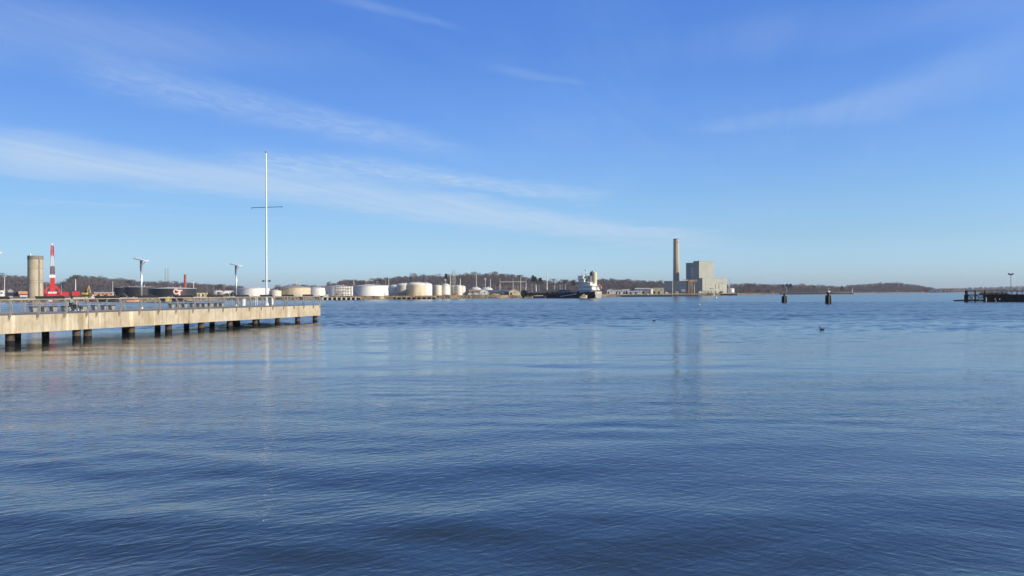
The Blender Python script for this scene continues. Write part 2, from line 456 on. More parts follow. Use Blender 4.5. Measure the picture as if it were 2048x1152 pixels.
def water_mesh():
    g_ = np.random.default_rng(4)
    th = np.concatenate([np.arange(-75, -42, 1.5), np.arange(-42, 42, .14), np.arange(42, 76, 1.5)]) * PI / 180
    rr = [2.0]
    while rr[-1] < 4600:
        r = rr[-1]
        rr.append(r + (.10 if r < 30 else .16 if r < 60 else .26 if r < 150 else .45 if r < 260 else max(.45, (r - 260) * .02 + .45)))
    rr = np.array(rr)
    r2, t2 = np.meshgrid(rr, th, indexing='ij')
    X = r2 * np.sin(t2); Y = r2 * np.cos(t2)
    def sines(lo, hi, n, spread, mean=0.):
        z = np.zeros_like(X)
        lam = np.exp(g_.uniform(math.log(lo), math.log(hi), n)); ang = R(90 + mean) + g_.normal(0, R(spread), n)
        ph = g_.uniform(0, 2 * PI, n)
        for l, a_, p in zip(lam, ang, ph):
            k = 2 * PI / l
            z += (1 / k) * np.sin(k * (X * math.cos(a_) + Y * math.sin(a_)) + p)
        return z * math.sqrt(2. / n)          # unit rms slope
    def smooth(x, a, b):
        q = np.clip((x - a) / (b - a), 0, 1); return q * q * (3 - 2 * q)
    def patches(lx, ly, n):
        z = np.zeros_like(X)
        for i in range(n):
            z += np.sin(2 * PI * (X / (lx * g_.uniform(.6, 1.7)) * g_.choice((-1, 1)) + Y / (ly * g_.uniform(.6, 1.7))) + g_.uniform(0, 6.3))
        return z / math.sqrt(n)
    gust = patches(90, 22, 6)
    yw = Y + 8 * patches(70, 45, 5)
    far = smooth(yw, 48, 100)
    fade = 1 - smooth(r2, 330, 700)
    lane = 1 - .75 * np.exp(-((Y - 268 - 8 * np.sin(X / 60.)) / 16) ** 2) * smooth(X, 40, 120)
    z = SLOPE_SWELL * sines(2.6, 8.0, 26, 16, 4) * (1 - .4 * smooth(Y, 16, 40) * (1 - smooth(Y, 60, 90))) * (.75 + .35 * np.clip(gust, -1, 1)) * (1 - .3 * far)
    z += sines(.8, 2.2, 26, 34) * (SLOPE_NEAR * (1 - .4 * smooth(Y, 16, 40)) * (1 + .5 * np.clip(patches(40, 12, 6), -1, 1)))
    z += sines(.75, 2.6, 44, 34) * (SLOPE_FAR * far * lane * (1 + .25 * np.clip(gust, -1, 1)))
    z *= fade
    nr, nc = X.shape
    co = np.stack([X, Y, z], -1).reshape(-1, 3).astype(np.float32)
    i = np.arange(nr - 1)[:, None] * nc + np.arange(nc - 1)[None, :]
    q = np.stack([i, i + nc, i + nc + 1, i + 1], -1).reshape(-1, 4)[:, ::-1]
    me = bpy.data.meshes.new('water')
    me.vertices.add(len(co)); me.vertices.foreach_set('co', co.ravel())
    me.loops.add(q.size); me.loops.foreach_set('vertex_index', q.ravel().astype(np.int32))
    me.polygons.add(len(q)); me.polygons.foreach_set('loop_start', np.arange(0, q.size, 4, dtype=np.int32))
    me.polygons.foreach_set('loop_total', np.full(len(q), 4, dtype=np.int32))
    me.polygons.foreach_set('use_smooth', np.ones(len(q), dtype=bool))
    me.materials.append(m_water); me.update(calc_edges=True); me.validate()
    o = bpy.data.objects.new('water', me); col.objects.link(o)
    return o
SLOPE_SWELL, SLOPE_NEAR, SLOPE_FAR = .022, .016, .090
w_ = water_mesh()
tag(w_, 'rippled blue harbour water', 'water', kind='structure')

# ------------------------------------------------------------------ far land
SH = [(-500, 395), (0, 403), (300, 392), (450, 462), (700, 452), (850, 492), (1000, 512), (1060, 575), (1200, 590), (1250, 640), (1350, 712), (1440, 760), (1480, 930), (1640, 985), (1705, 1280), (1850, 1440), (1900, 1400), (2060, 1500), (2600, 1500)]
def interp(tab, x):
    if x <= tab[0][0]: return tab[0][1]
    for (a, b), (c, d) in zip(tab, tab[1:]):
        if x <= c: return b + (d - b) * (x - a) / (c - a)
    return tab[-1][1]
def shore(px): return interp(SH, px)
LZ = 2.2
def land_top(px): return interp([(0, 2.2), (1440, 2.2), (1500, 1.5), (1700, 1.3), (2600, 1.5)], px)
mb = MB(); cols = []
pxs = list(range(-520, 2620, 10))
for px in pxs:
    d0 = shore(px) + 2.5 * math.sin(px * .13) + 1.5 * math.sin(px * .41)
    lt = land_top(px)
    prof = [(-14, -2.), (-1, -.12), (2.5, .5 * lt), (6, lt - .15), (14, lt), (120, lt + .1), (400, lt + .4), (3000, lt + .4)]
    cols.append([at(px, d0 + o, z) for o, z in prof])
K = len(cols[0])
vs = [p for c in cols for p in c]
fs = [(i * K + j, (i + 1) * K + j, (i + 1) * K + j + 1, i * K + j + 1) for i in range(len(cols) - 1) for j in range(K - 1)]
tag(mb.add(vs, fs).build('ground', m_land), 'low far shore of gravel and dry grass', 'ground', kind='structure')

# riprap along the water's edge
mb = MB()
for i in range(2600):
    px = rng.uniform(-60, 1480); 
    if 1048 < px < 1205: continue
    d = shore(px) + rng.uniform(-2, 5); s = rng.uniform(.25, .8)
    z = .1 + max(0, (d - shore(px))) * .33
    c = at(px, d, z)
    Mx = Matrix.Translation(c) @ Matrix.Rotation(rng.uniform(0, 6), 4, 'Z') @ Matrix.Rotation(rng.uniform(-.5, .5), 4, 'X')
    mb.box(-s, s, -s * .7, s * .7, -s * .5, s * .5, Mx)
tag(mb.build('riprap', m_rock), 'tan broken stones lining the far shore at the waterline', 'riprap', kind='stuff')

# hills with bare winter woods
RIDGE = [(-300, 552), (0, 549), (30, 551), (60, 553), (95, 566), (115, 568), (130, 560), (150, 550), (185, 552), (210, 555), (235, 559), (262, 560), (300, 566), (330, 563), (400, 568), (440, 570), (480, 573), (500, 579), (545, 579), (560, 574), (600, 571), (640, 574), (662, 569), (690, 559), (715, 559), (735, 563), (752, 558), (790, 553), (830, 551), (870, 551), (910, 550), (950, 547), (975, 545), (1000, 546), (1030, 549), (1060, 555), (1082, 558), (1112, 567), (1128, 560), (1150, 563), (1175, 562), (1200, 558), (1240, 559), (1290, 562), (1330, 565), (1370, 566), (1440, 570)]
RIDGE_E = [(1425, 573), (1470, 570), (1500, 568), (1530, 571), (1560, 572), (1600, 572), (1650, 574), (1688, 577), (1702, 573), (1740, 570), (1780, 567), (1800, 569), (1830, 572), (1850, 576), (1866, 580)]
RIDGE_F = [(1830, 580), (1870, 579), (1930, 579), (1952, 577), (1985, 576), (2030, 575), (2060, 573), (2400, 570)]
def twig_tree(mb, base, h, w, n, r_=rng, upright=.55, sl=1.0):
    """a bare crown: thin slivers fanning out and up from the limbs"""
    x, y, z = base
    mb.add([(x - .05 * w, y, z), (x + .05 * w, y, z), (x, y, z + h * .7)], [(0, 1, 2)])
    for i in range(n):
        a = r_.uniform(0, 2 * PI); q = r_.random() ** .6
        hz = h * (.25 + .7 * r_.random())
        rr = w * .5 * q * math.sqrt(max(.05, 1 - ((hz / h - .58) / .5) ** 2))
        cx, cy, cz = x + rr * math.cos(a), y + rr * math.sin(a), z + hz
        L_ = h * .2 * r_.uniform(.6, 1.4)
        dx, dy, dz = math.cos(a) * (1 - upright) * L_, math.sin(a) * (1 - upright) * L_, upright * L_ * r_.uniform(.2, 1.3)
        t = .055 * w * sl * r_.uniform(.6, 1.3)
        mb.add([(cx - t, cy, cz), (cx + t, cy + t * .5, cz), (cx + dx, cy + dy, cz + dz)], [(0, 1, 2)])
        mb.add([(cx, cy - t, cz - t), (cx - t * .4, cy, cz + t), (cx + dy * .6, cy + dx, cz + dz * .8)], [(0, 1, 2)])
def hill_and_wood(name_label, wood_label, ridge, d_foot, d_top, th, step, rows, matw, lift=2.0):
    x0, x1 = ridge[0][0], ridge[-1][0]
    cols = []; n = int((x1 - x0) / 8) + 1
    for i in range(n):
        px = x0 + (x1 - x0) * i / (n - 1)
        df, dt = interp(d_foot, px), interp(d_top, px)
        zt = max(3.0, zp(px, interp(ridge, px) - lift + th, dt))
        cols.append([at(px, df - 25, 1.), at(px, df, 2.8), at(px, df + (dt - df) * .5, 2.8 + (zt - 2.8) * .55), at(px, dt, zt), at(px, dt + 60, zt - 2), at(px, dt + 320, 1.)])
    K = len(cols[0])
    vs = [p for c in cols for p in c]
    fs = [(i * K + j, (i + 1) * K + j, (i + 1) * K + j + 1, i * K + j + 1) for i in range(len(cols) - 1) for j in range(K - 1)]
    tag(MB().add(vs, fs).build('hill', m_hill, smooth=True), name_label, 'hill', kind='structure')
    mb = MB(); px = x0
    while px < x1:
        for k in range(rows):
            s = (k + rng.random()) / rows
            q = px + rng.uniform(-step, step)
            df, dt = interp(d_foot, q), interp(d_top, q)
            zt = max(3.0, zp(q, interp(ridge, q) - lift + th, dt))
            d = df + (dt - df) * s
            z = 2.8 + (zt - 2.8) * (s * 1.1 if s < .5 else .55 + (s - .5) * .9)
            hh = th * S(d) * rng.uniform(.75, 1.15) * (1.0 if s < .9 else rng.uniform(.7, 1.15))
            twig_tree(mb, at(q, d, z - .3), hh, hh * rng.uniform(.8, 1.25), 44 if s < .7 else 110, sl=.85 if s < .7 else .6)
        px += step
    return tag(mb.build('wood', matw), wood_label, 'wood', kind='stuff')
hill_and_wood('long low hill behind the oil terminal', 'bare purple-brown winter wood covering the long hill behind the tanks', RIDGE, [(-300, 620), (500, 640), (700, 640), (1000, 700), (1440, 900)], [(-300, 820), (500, 860), (700, 860), (1000, 980), (1440, 1150)], 10, 3.0, 8, m_bare)
hill_and_wood('low headland beyond the breakwater', 'bare brown wood on the low headland beyond the breakwater', RIDGE_E, [(1425, 1120), (1640, 1180), (1700, 1420), (1866, 1560)], [(1425, 1350), (1640, 1400), (1700, 1650), (1866, 1750)], 7, 3.0, 6, m_bare, 4.0)
hill_and_wood('faint distant hill past the headland', 'thin grey wood on the distant shore behind the timber dock', RIDGE_F, [(1830, 1750), (2400, 1750)], [(1830, 2100), (2400, 2100)], 5, 3.0, 4, m_bare2, 3.0)

# single trees that stand out
def crown_mesh(kind, seed):
    r_ = random.Random(seed); mb = MB()
    if kind == 'bare':
        twig_tree(mb, (0, 0, 0), 1.0, .95, 260, r_, .5, .36)
    elif kind == 'conifer':
        for k in range(260):
            z = r_.uniform(.08, 1.0); rr = (.17 + .06 * math.sin(z * 31)) * (1 - z) ** .8 + .012; a = r_.uniform(0, 2 * PI); q = rr * r_.uniform(.5, 1.15)
            c = Vector((q * math.cos(a), q * math.sin(a), z)); t = .045
            o = Vector((math.cos(a), math.sin(a), -.35)) * .09
            mb.add([c + Vector((-t * math.sin(a), t * math.cos(a), 0)), c - Vector((-t * math.sin(a), t * math.cos(a), 0)), c + o], [(0, 1, 2)])
            mb.add([c + Vector((0, 0, t)), c - Vector((0, 0, t)), c + o], [(0, 1, 2)])
    else:
        lobes = [(r_.uniform(-.3, .3), r_.uniform(-.3, .3), r_.uniform(.4, .8), r_.uniform(.16, .27)) for _ in range(8)]
        for k in range(420):
            lx, ly, lz, lr = r_.choice(lobes)
            d_ = Vector((r_.gauss(0, 1), r_.gauss(0, 1), r_.gauss(0, 1))).normalized() * lr * r_.uniform(.6, 1.1)
            c = Vector((lx, ly, lz)) + d_; t = .045
            e = Vector((r_.gauss(0, 1), r_.gauss(0, 1), r_.gauss(0, 1))).normalized() * t
            g_ = Vector((r_.gauss(0, 1), r_.gauss(0, 1), r_.gauss(0, 1))).normalized() * t
            mb.add([c + e, c + g_, c - e], [(0, 1, 2)])
    return mb
def trunk_mesh(seed, kind):
    r_ = random.Random(seed); mb = MB()
    top = .9 if kind == 'conifer' else .55
    mb.cyl((0, 0, 0), (0, 0, top), .035, .012, 7)
    if kind != 'conifer':
        for k in range(7):
            a = k * 2.4 + r_.random(); z0 = r_.uniform(.22, .5)
            mb.cyl((0, 0, z0), (math.cos(a) * .28, math.sin(a) * .28, z0 + r_.uniform(.2, .38)), .016, .004, 5)
    return mb
PROTO = {}
def tree(kind, px, ytop, d, h_px, label, mat, group=None, wide=1.0):
    key = (kind, mat.name)
    ytop += 1.2 + (1.2 if d > 1200 else 0); h_px += 1.5
    seed = len(PROTO) + 3
    z0 = zp(px, ytop + h_px, d); h = h_px * S(d)
    o = thing({'bare': 'bare_tree', 'conifer': 'evergreen_tree', 'bush': 'leafy_tree'}[kind], label, 'tree', at(px, d, z0), rng.uniform(0, 6), group)
    o.scale = (h * wide, h * wide, h)
    if key not in PROTO:
        a = trunk_mesh(seed, kind).build('trunk', m_trunk, o); b = crown_mesh(kind, seed).build('crown', mat, o)
        PROTO[key] = (a, b)
    else:
        for q in PROTO[key]:
            c = q.copy(); col.objects.link(c); c.parent = o
    return o
TREES = [
    ('bush', 146, 548, 780, 14, 'dark evergreen clump at the crest above the yellow excavator', m_ever, 1.1),
    ('bush', 154, 548, 790, 12, 'smaller dark evergreen beside the clump on the crest over the excavator', m_ever, 1.0),
    ('bare', 240, 554, 760, 17, 'large round bare tree above the edge of the black tanks', m_bare2, 1.2),
    ('bare', 262, 558, 760, 14, 'bare tree with spreading crown over the middle black tank', m_bare, 1.1),
    ('bare', 306, 561, 770, 13, 'bare tree rising just past the nearer solar lamp', m_bare, 1.0),
    ('bush', 438, 566, 700, 13, 'dark leafy tree between the brick chimney and the farther solar lamp', m_ever, 1.1),
    ('bare', 448, 567, 700, 12, 'bare tree touching the dark tree near the dark-roofed house', m_bare2, 1.0),
    ('bare', 556, 568, 690, 12, 'bare tree over the small beige tank beside the flagpole', m_bare, 1.1),
    ('bare', 590, 566, 690, 9, 'bare treetop showing above the roof of the stained open-rim tank', m_bare, 1.5),
    ('bush', 658, 561, 720, 14, 'dark round evergreen above the pipe scaffold', m_ever, .8),
    ('bush', 668, 565, 720, 11, 'low dark evergreen beside the scaffold mast', m_ever, .8),
    ('bush', 724, 559, 740, 12, 'dark evergreen on the slope above the big white tank', m_ever, .9),
    ('bare', 743, 555, 780, 15, 'bare tree with open crown above the peak of the big white tank', m_bare2, 1.1),
    ('bare', 758, 555, 780, 14, 'bare tree beside the white tower house on the slope', m_bare, 1.0),
    ('bare', 826, 545, 850, 17, 'tall open bare tree on the crest above the domed beige tank', m_bare2, .9),
    ('bare', 845, 547, 850, 15, 'tall bare tree on the crest where the domed tanks overlap', m_bare, .9),
    ('conifer', 892, 546, 850, 15, 'pointed dark conifer on the crest above the slim tank', m_ever, 1.2),
    ('bare', 932, 544, 900, 15, 'bare tree on the crest just past the lattice tower', m_bare2, .9),
    ('bare', 948, 542, 900, 16, 'tallest bare tree of the crest above the grey domes', m_bare2, .9),
    ('bare', 1041, 548, 940, 15, 'bare tree at the shoulder of the hill over the switchyard', m_bare, 1.0),
    ('conifer', 1066, 549, 900, 19, 'tallest dark conifer over the bow of the tanker', m_ever, 1.2),
    ('conifer', 1071, 552, 900, 16, 'second dark conifer close behind the tallest one over the bow', m_ever, 1.2),
    ('conifer', 1081, 554, 900, 15, 'broad dark conifer standing apart before the white mast', m_ever, 1.6),
    ('bare', 1106, 556, 900, 16, 'wide pale bare tree just past the tall white mast', m_bare2, 1.4),
    ('bare', 1128, 557, 920, 15, 'rounded bare tree above the middle of the tanker', m_bare, 1.2),
    ('conifer', 1147, 559, 900, 13, 'small dark conifer beside the bridge of the tanker', m_ever, 1.4),
    ('bush', 1320, 558, 1000, 12, 'dark leafy tree on the ridge before the tall chimney', m_ever, 1.1),
    ('bush', 1497, 565, 1250, 10, 'dark round tree on the skyline past the white plant tank', m_ever, 1.0),
    ('bush', 1507, 565, 1250, 11, 'dark spreading tree second on the skyline past the plant', m_ever, 1.0),
    ('bare', 1532, 567, 1250, 11, 'broad bare tree between the dark skyline pair and the dolphin', m_bare, 1.5),
    ('bare', 1557, 566, 1250, 10, 'grey bare tree on the skyline above the lower dolphin', m_bare2, 1.2),
    ('conifer', 1566, 566, 1250, 10, 'narrow dark conifer on the skyline over the lower dolphin', m_ever, 1.4),
    ('conifer', 1574, 565, 1250, 10, 'wide dark conifer of a pair over the lower dolphin', m_ever, 1.9),
    ('conifer', 1581, 565, 1250, 10, 'second wide conifer of the pair past the lower dolphin', m_ever, 2.1),
    ('bare', 1604, 564, 1250, 12, 'open bare tree on the skyline between the two dolphins', m_bare2, 1.0),
    ('bush', 1628, 568, 1260, 8, 'dark flat-topped tree on the skyline before the taller dolphin', m_ever, 1.2),
    ('conifer', 1684, 569, 1300, 9, 'small conifer at the low end of the wooded skyline past the taller dolphin', m_ever, 1.4),
    ('bush', 1785, 563, 1640, 9, 'dark tree crowning the wooded headland', m_ever, 1.9),
    ('bush', 1486, 572, 1060, 12, 'russet leafed tree beside the white plant tank', m_russet, 1.1),
    ('bush', 1499, 572, 1060, 12, 'second russet tree on the shore past the plant tank', m_russet, 1.2),
    ('bush', 1521, 571, 1060, 13, 'russet-brown tree over the dark shore bushes', m_russet, 1.0),
    ('bush', 1514, 577, 1030, 9, 'dark green shore bush below the russet trees', m_ever, 1.3),
    ('bush', 1537, 577, 1030, 9, 'dark green shore bush close to the small white shed', m_ever, 1.2),
    ('bush', 1816, 576, 1520, 8, 'tan brown bush on the headland beach past the white cottage', m_russet, 1.6),
    ('bush', 1838, 577, 1520, 6, 'dark reddish bush beside the red beach house', m_russet, 2.2),
]
for k, px, yt, d, hp, lab, mt_, wd in TREES: tree(k, px, yt, d, hp, lab, mt_, None, wd)

# ------------------------------------------------------------------ the pier
PA = Vector((-36.4, 53.3, 0)); PD = Vector((.27, .963, 0)).normalized(); PIN = Vector((-PD.y, PD.x, 0))
PRZ = math.atan2(PD.y, PD.x)        # local x runs along the pier, local y points inward (away from the lens side)
DZ = 2.16; WID = 10.0; T0, T1 = -16.0, 43.85; TJ = 7.75
def pier_t(px, w):
    k = (px - CX) / F
    bx, by = PA.x + PIN.x * w, PA.y + PIN.y * w
    return (k * by - bx) / (PD.x - k * PD.y)
def pier_pt(t, w, z=DZ):
    q = PA + PD * t + PIN * w
    return Vector((q.x, q.y, z))
pier = thing('pier', 'long sunlit concrete pier on dark steel piles', 'pier', (PA.x, PA.y, 0), PRZ)
for a, b in ((T0, TJ - .02), (TJ + .02, T1)):
    MB().box(a, b, .32, WID - .32, DZ - .42, DZ - .004).build('deck', m_deck, pier)
    g = MB().prism([(0, 0.87), (.06, .84), (.32, .84), (.32, DZ), (.02, DZ), (0, DZ - .02)], a, b, Matrix(((0, 1, 0, 0), (1, 0, 0, 0), (0, 0, 1, 0), (0, 0, 0, 1))))
    g.box(a, b, -.035, 0, .845, .90)
    g.build('edge_beam', m_fascia, pier)
    MB().box(a, b, WID - .32, WID, .84, DZ).build('edge_beam', m_fascia, pier)
MB().box(T1, T1 + .3, 0, WID, .84, DZ).build('end_beam', m_fascia, pier)
fr = [pier_t(q, .62) for q in (20, 153, 175, 262, 337, 402, 459, 510, 555, 595, 630)]
bk_ = [pier_t(q, 9.1) for q in (34, 91, 250, 315, 373, 424, 470)]
for tt in [fr[0] - 9, fr[0] - 4.5] + fr:
    MB().box(tt - .45, tt + .45, .33, WID - .33, .95, DZ - .43).build('cross_beam', m_conc, pier)
    MB().cyl((tt, .62, -2), (tt, .62, .95), .30, .30, 16).build('pile', m_pile, pier)
    MB().cyl((tt, .62, -1.5), (tt, .62, .24 + rng.uniform(0, .12)), .307, .307, 16).build('tide_band', m_timberdk, pier.children[-1])
for tt in [bk_[0] - 4.5, bk_[0] - 9] + bk_ + [fr[-2], fr[-1]]:
    MB().cyl((tt, 9.1, -2), (tt, 9.1, .95), .30, .30, 16).build('pile', m_pile, pier)

POSTS = [-14.0, -11.7, -9.4, -7.1, -4.8, -1.62, .68, 3.0, 5.4, 7.5, 8.5, 10.9, 13.2, 15.5, 17.8, 20.15, 22.45, 24.7, 26.9, 29.15, 31.35, 33.55, 35.75, 37.95, 40.15, 42.35, 44.0]
def railing(name, label, out, sgn, with_fix):
    """out: the face of the edge beam in pier y, sgn -1 bulges towards negative y"""
    rl = thing(name, label, 'railing', (PA.x, PA.y, DZ), PRZ)
    prof = [(-.02, -.42), (.05, -.2), (.17, .15), (.24, .5), (.22, .8), (.10, 1.02), (-.06, 1.12)]
    for tt in POSTS:
        m = MB()
        for s in (-.055, .055):
            for (o0, z0), (o1, z1) in zip(prof, prof[1:]):
                m.bar((tt + s, out + sgn * o0, z0), (tt + s, out + sgn * o1, z1), .03, .07, up=(0, sgn, 0))
        m.bar((tt, out - sgn * .02, 1.1), (tt, out - sgn * .08, 1.30), .05, .05)
        m.build('post', m_post, rl)
    a, b = POSTS[0], POSTS[-1]
    MB().cyl((a, out - sgn * .06, 1.13), (b, out - sgn * .06, 1.13), .035, n=8).build('top_rail', m_rail, rl)
    m = MB()
    for z, o in ((.2, .185), (.36, .22), (.52, .24), (.68, .23), (.84, .2)):
        m.cyl((a, out + sgn * o, z), (b, out + sgn * o, z), .004, n=5)
    m.build('cable', m_rail, rl)
    for i in range(1, len(POSTS) - 1):
        t0, t1 = POSTS[i], POSTS[i + 1]
        if with_fix and (i % 2 == 1 if t0 < 7 else i % 2 == 0):
            c = Vector(((t0 + t1) / 2, out - sgn * .05, 1.28))
            Mx = Matrix.Translation(c) @ Matrix.Rotation(R(38 * -sgn), 4, 'X')
            MB().box(-(t1 - t0) / 2 - .06, (t1 - t0) / 2 + .06, -.13, .13, -.025, .025, Mx).build('leaning_board', m_board, rl)
    return rl
railing('pier_railing', 'curved steel post railing with dark leaning boards along the sunlit edge of the pier', 0.0, -1, True)
railing('pier_railing', 'curved post railing along the shaded far edge of the pier, behind the benches', WID, 1, False)

rl = thing('pier_railing', 'short curved post railing across the outer end of the pier', 'railing', (PA.x + PD.x * (T1 + .3), PA.y + PD.y * (T1 + .3), DZ), PRZ)
for w in (.25, 2.6, 4.95, 7.3, 9.7):
    m = MB(); prof = [(-.02, -.42), (.06, -.2), (.19, .15), (.27, .5), (.25, .8), (.12, 1.04), (-.10, 1.17), (-.34, 1.16)]
    for (o0, z0), (o1, z1) in zip(prof, prof[1:]): m.bar((o0, w, z0), (o1, w, z1), .12, .09, up=(1, 0, 0))
    m.build('post', m_rail, rl)
MB().cyl((-.05, .25, 1.15), (-.05, 9.7, 1.15), .035, n=8).build('top_rail', m_rail, rl)

# solar street lamps
def solar_lamp(t, w, label):
    o = thing('solar_lamp', label, 'street lamp', pier_pt(t, w), 0, 'solar lamps along the pier')
    MB().cyl((0, 0, 0), (0, 0, .18), .17, .15, 14).build('base_plate', m_lamp, o)
    MB().cyl((0, 0, .18), (0, 0, 4.95), .105, .085, 14).build('pole', m_alupole, o, smooth=True)
    MB().bar((-.14, .06, 3.9), (-.14, .06, 4.95), .07, .05).build('cable_conduit', m_dkst, o)
    Mx = Matrix.Translation((-.02, -.05, 5.07)) @ Matrix.Rotation(R(14), 4, Vector((.55, .83, 0))) @ Matrix.Rotation(R(-14), 4, 'Z')
    m = MB(); m.box(-.64, .64, -.38, .38, -.05, .05, Mx)
    pn = m.build('solar_panel', m_lamp, o)
    m = MB()
    for i in range(6):
        for j in range(4):
            m.box(-.61 + i * .204, -.61 + i * .204 + .200, -.36 + j * .181, -.36 + j * .181 + .177, .053, .058, Mx)
    m.build('solar_cell', m_panelglare, pn)
    m = MB(); m.bar((.08, 0, 4.5), (.42, 0, 4.93), .05)
    m.build('bracket', m_greyst, o)
    MB().box(.1, .24, -.07, .07, 4.40, 4.47).build('light_head', m_rim, o)
    return o
tl1, tl2 = pier_t(283, 8.1), pier_t(472.5, 8.1)
solar_lamp(tl1, 8.1, 'white solar lamp standing on the pier before the black tanks')
solar_lamp(tl2, 8.1, 'white solar lamp on the pier just before the trash bin')
solar_lamp(2 * tl1 - tl2 - .75, 8.1, 'white solar lamp cut by the edge of the photo, only its panel tip showing')

# flagpole
tf = pier_t(533, 6.0); fp = pier_pt(tf, 6.0)
o = thing('flagpole', 'tall white flagpole with crossarm and gold ball near the end of the pier', 'flagpole', fp)
sf = S(fp.y)
zt = zp(531, 306, fp.y) - DZ
MB().cyl((0, 0, 0), (0, 0, .35), .32, .24, 18).build('base_collar', m_lamp, o)
m = MB(); m.cyl((0, 0, .35), (0, 0, zt * .55), .145, .115, 18, caps=False); m.cyl((0, 0, zt * .55), (0, 0, zt), .115, .055, 18, caps=False); m.build('pole', m_alupole, o, smooth=True)
m = MB(); m.lathe([(.001, zt), (.09, zt + .04), (.13, zt + .13), (.09, zt + .22), (.001, zt + .26)], 14, cap=False); m.build('ball_finial', m_greyst, o, smooth=True)
zy = zp(533, 414.5, fp.y) - DZ
m = MB(); m.cyl((-2.05, .5, zy), (2.15, -.5, zy), .036, .036, 8); m.build('crossarm', m_dkst, o)
m = MB(); m.bar((-2.03, .49, zy - .2), (-2.03, .49, zy), .04); m.bar((2.13, -.49, zy - .2), (2.13, -.49, zy), .04); m.build('pulley', m_dkst, o)
m = MB()
for a, b in (((-2.03, .49, zy - .2), (-.35, 0, 1.2)), ((2.13, -.49, zy - .2), (.35, 0, 1.2)), ((.18, 0, zt - .1), (.16, 0, 1.2))):
    m.cyl(a, b, .004, .004, 5)
m.build('halyard', m_rail, o)
zc = zp(533, 562, fp.y) - DZ
m = MB(); m.bar((-.42, 0, zc), (.42, 0, zc), .07); m.box(-.5, -.3, -.1, .1, zc - .1, zc + .1); m.box(.3, .5, -.1, .1, zc - .1, zc + .1); m.build('flood_lamps', m_dkst, o)

# benches on concrete blocks along the far side
def bench(label, px, w=7.6, first=[None]):
    t = pier_t(px, w)
    if first[0] is None:
        o = thing('pier_bench', label, 'bench', pier_pt(t, w), PRZ, 'benches along the pier')
        MB().box(-1.3, 1.3, -.24, .24, .40, .47).build('seat', m_green, o)
        for x in (-1.0, .0, 1.0):
            q = .07 if x == 0 else .16
            MB().prism([(-q, 0), (q, 0), (q * 1.6, .398), (-q * 1.6, .398)], -.2, .2, Matrix.Translation((x, 0, 0))).build('support', m_bconc, o)
        for x in (-1.22, -.36, .36, 1.22):
            m = MB(); m.bar((x, -.2, .472), (x, -.2, .66), .045); m.bar((x, -.2, .66), (x, .16, .66), .045); m.bar((x, .16, .472), (x, .16, .66), .045)
            m.build('armrest', m_alu, o)
        first[0] = o
    else:
        o = copy_tree(first[0]); o.location = pier_pt(t, w); o['label'] = label
    return o
bench('dark bench on grey concrete blocks in front of the silo', 87)
bench('bench on which the person in grey-green sits', 148, 7.0)
bench('dark bench on grey blocks between the bicycle and the nearer solar lamp', 207)
bench('dark bench on grey blocks below the lettering on the black tank', 356)
bench('dark bench on grey blocks below the brick chimney', 397)
bench('dark bench on grey blocks nearest the trash bin', 432)

# trash bin
t_ = pier_t(486.5, 6.5)
o = thing('trash_bin', 'pale round trash bin on the pier beyond the railing', 'trash bin', pier_pt(t_, 6.5))
MB().cyl((0, 0, .04), (0, 0, .86), .25, .27, 20).build('body', m_rim, o, smooth=False)
MB().lathe([(.28, .86), (.29, .9), (.22, .97), (.12, 1.0)], 20).build('lid', m_greyst, o)
MB().cyl((0, 0, 0), (0, 0, .04), .24, .24, 20).build('foot_ring', m_dkst, o)
# drinking fountain
t_ = pier_t(511, 7.5)
o = thing('drinking_fountain', 'slim white drinking fountain on the pier between the trash bin and the flagpole', 'fountain', pier_pt(t_, 7.5))
MB().cyl((0, 0, 0), (0, 0, .8), .05, .05, 10).build('pedestal', m_lamp, o)
MB().lathe([(.04, .78), (.17, .86), (.19, .93), (.15, .93), (.03, .87)], 16).build('bowl', m_lamp, o)
m = MB(); m.cyl((.24, 0, 0), (.24, 0, 1.15), .04, .04, 8); m.bar((.05, 0, .7), (.24, 0, .7), .05); m.build('side_post', m_lamp, o)
MB().lathe([(.001, .52), (.1, .56), (.13, .62), (.1, .62)], 12, c=(-.3, 0)).build('low_bowl', m_lamp, o)
MB().bar((-.3, 0, .54), (0, 0, .5), .04).build('arm', m_lamp, o)
# utility cabinet by the flagpole
t_ = pier_t(542.5, 6.2)
o = thing('utility_cabinet', 'low grey utility cabinet beside the foot of the flagpole', 'cabinet', pier_pt(t_, 6.2), PRZ)
MB().box(-.28, .28, -.22, .22, .06, .98).build('body', m_greyst, o)
MB().box(-.31, .31, -.25, .25, .98, 1.03).build('top', m_rim, o)
MB().box(-.24, .24, -.235, -.222, .12, .92).build('door', m_rim, o)
MB().box(-.26, .26, -.2, .2, 0, .06).build('plinth', m_conc, o)

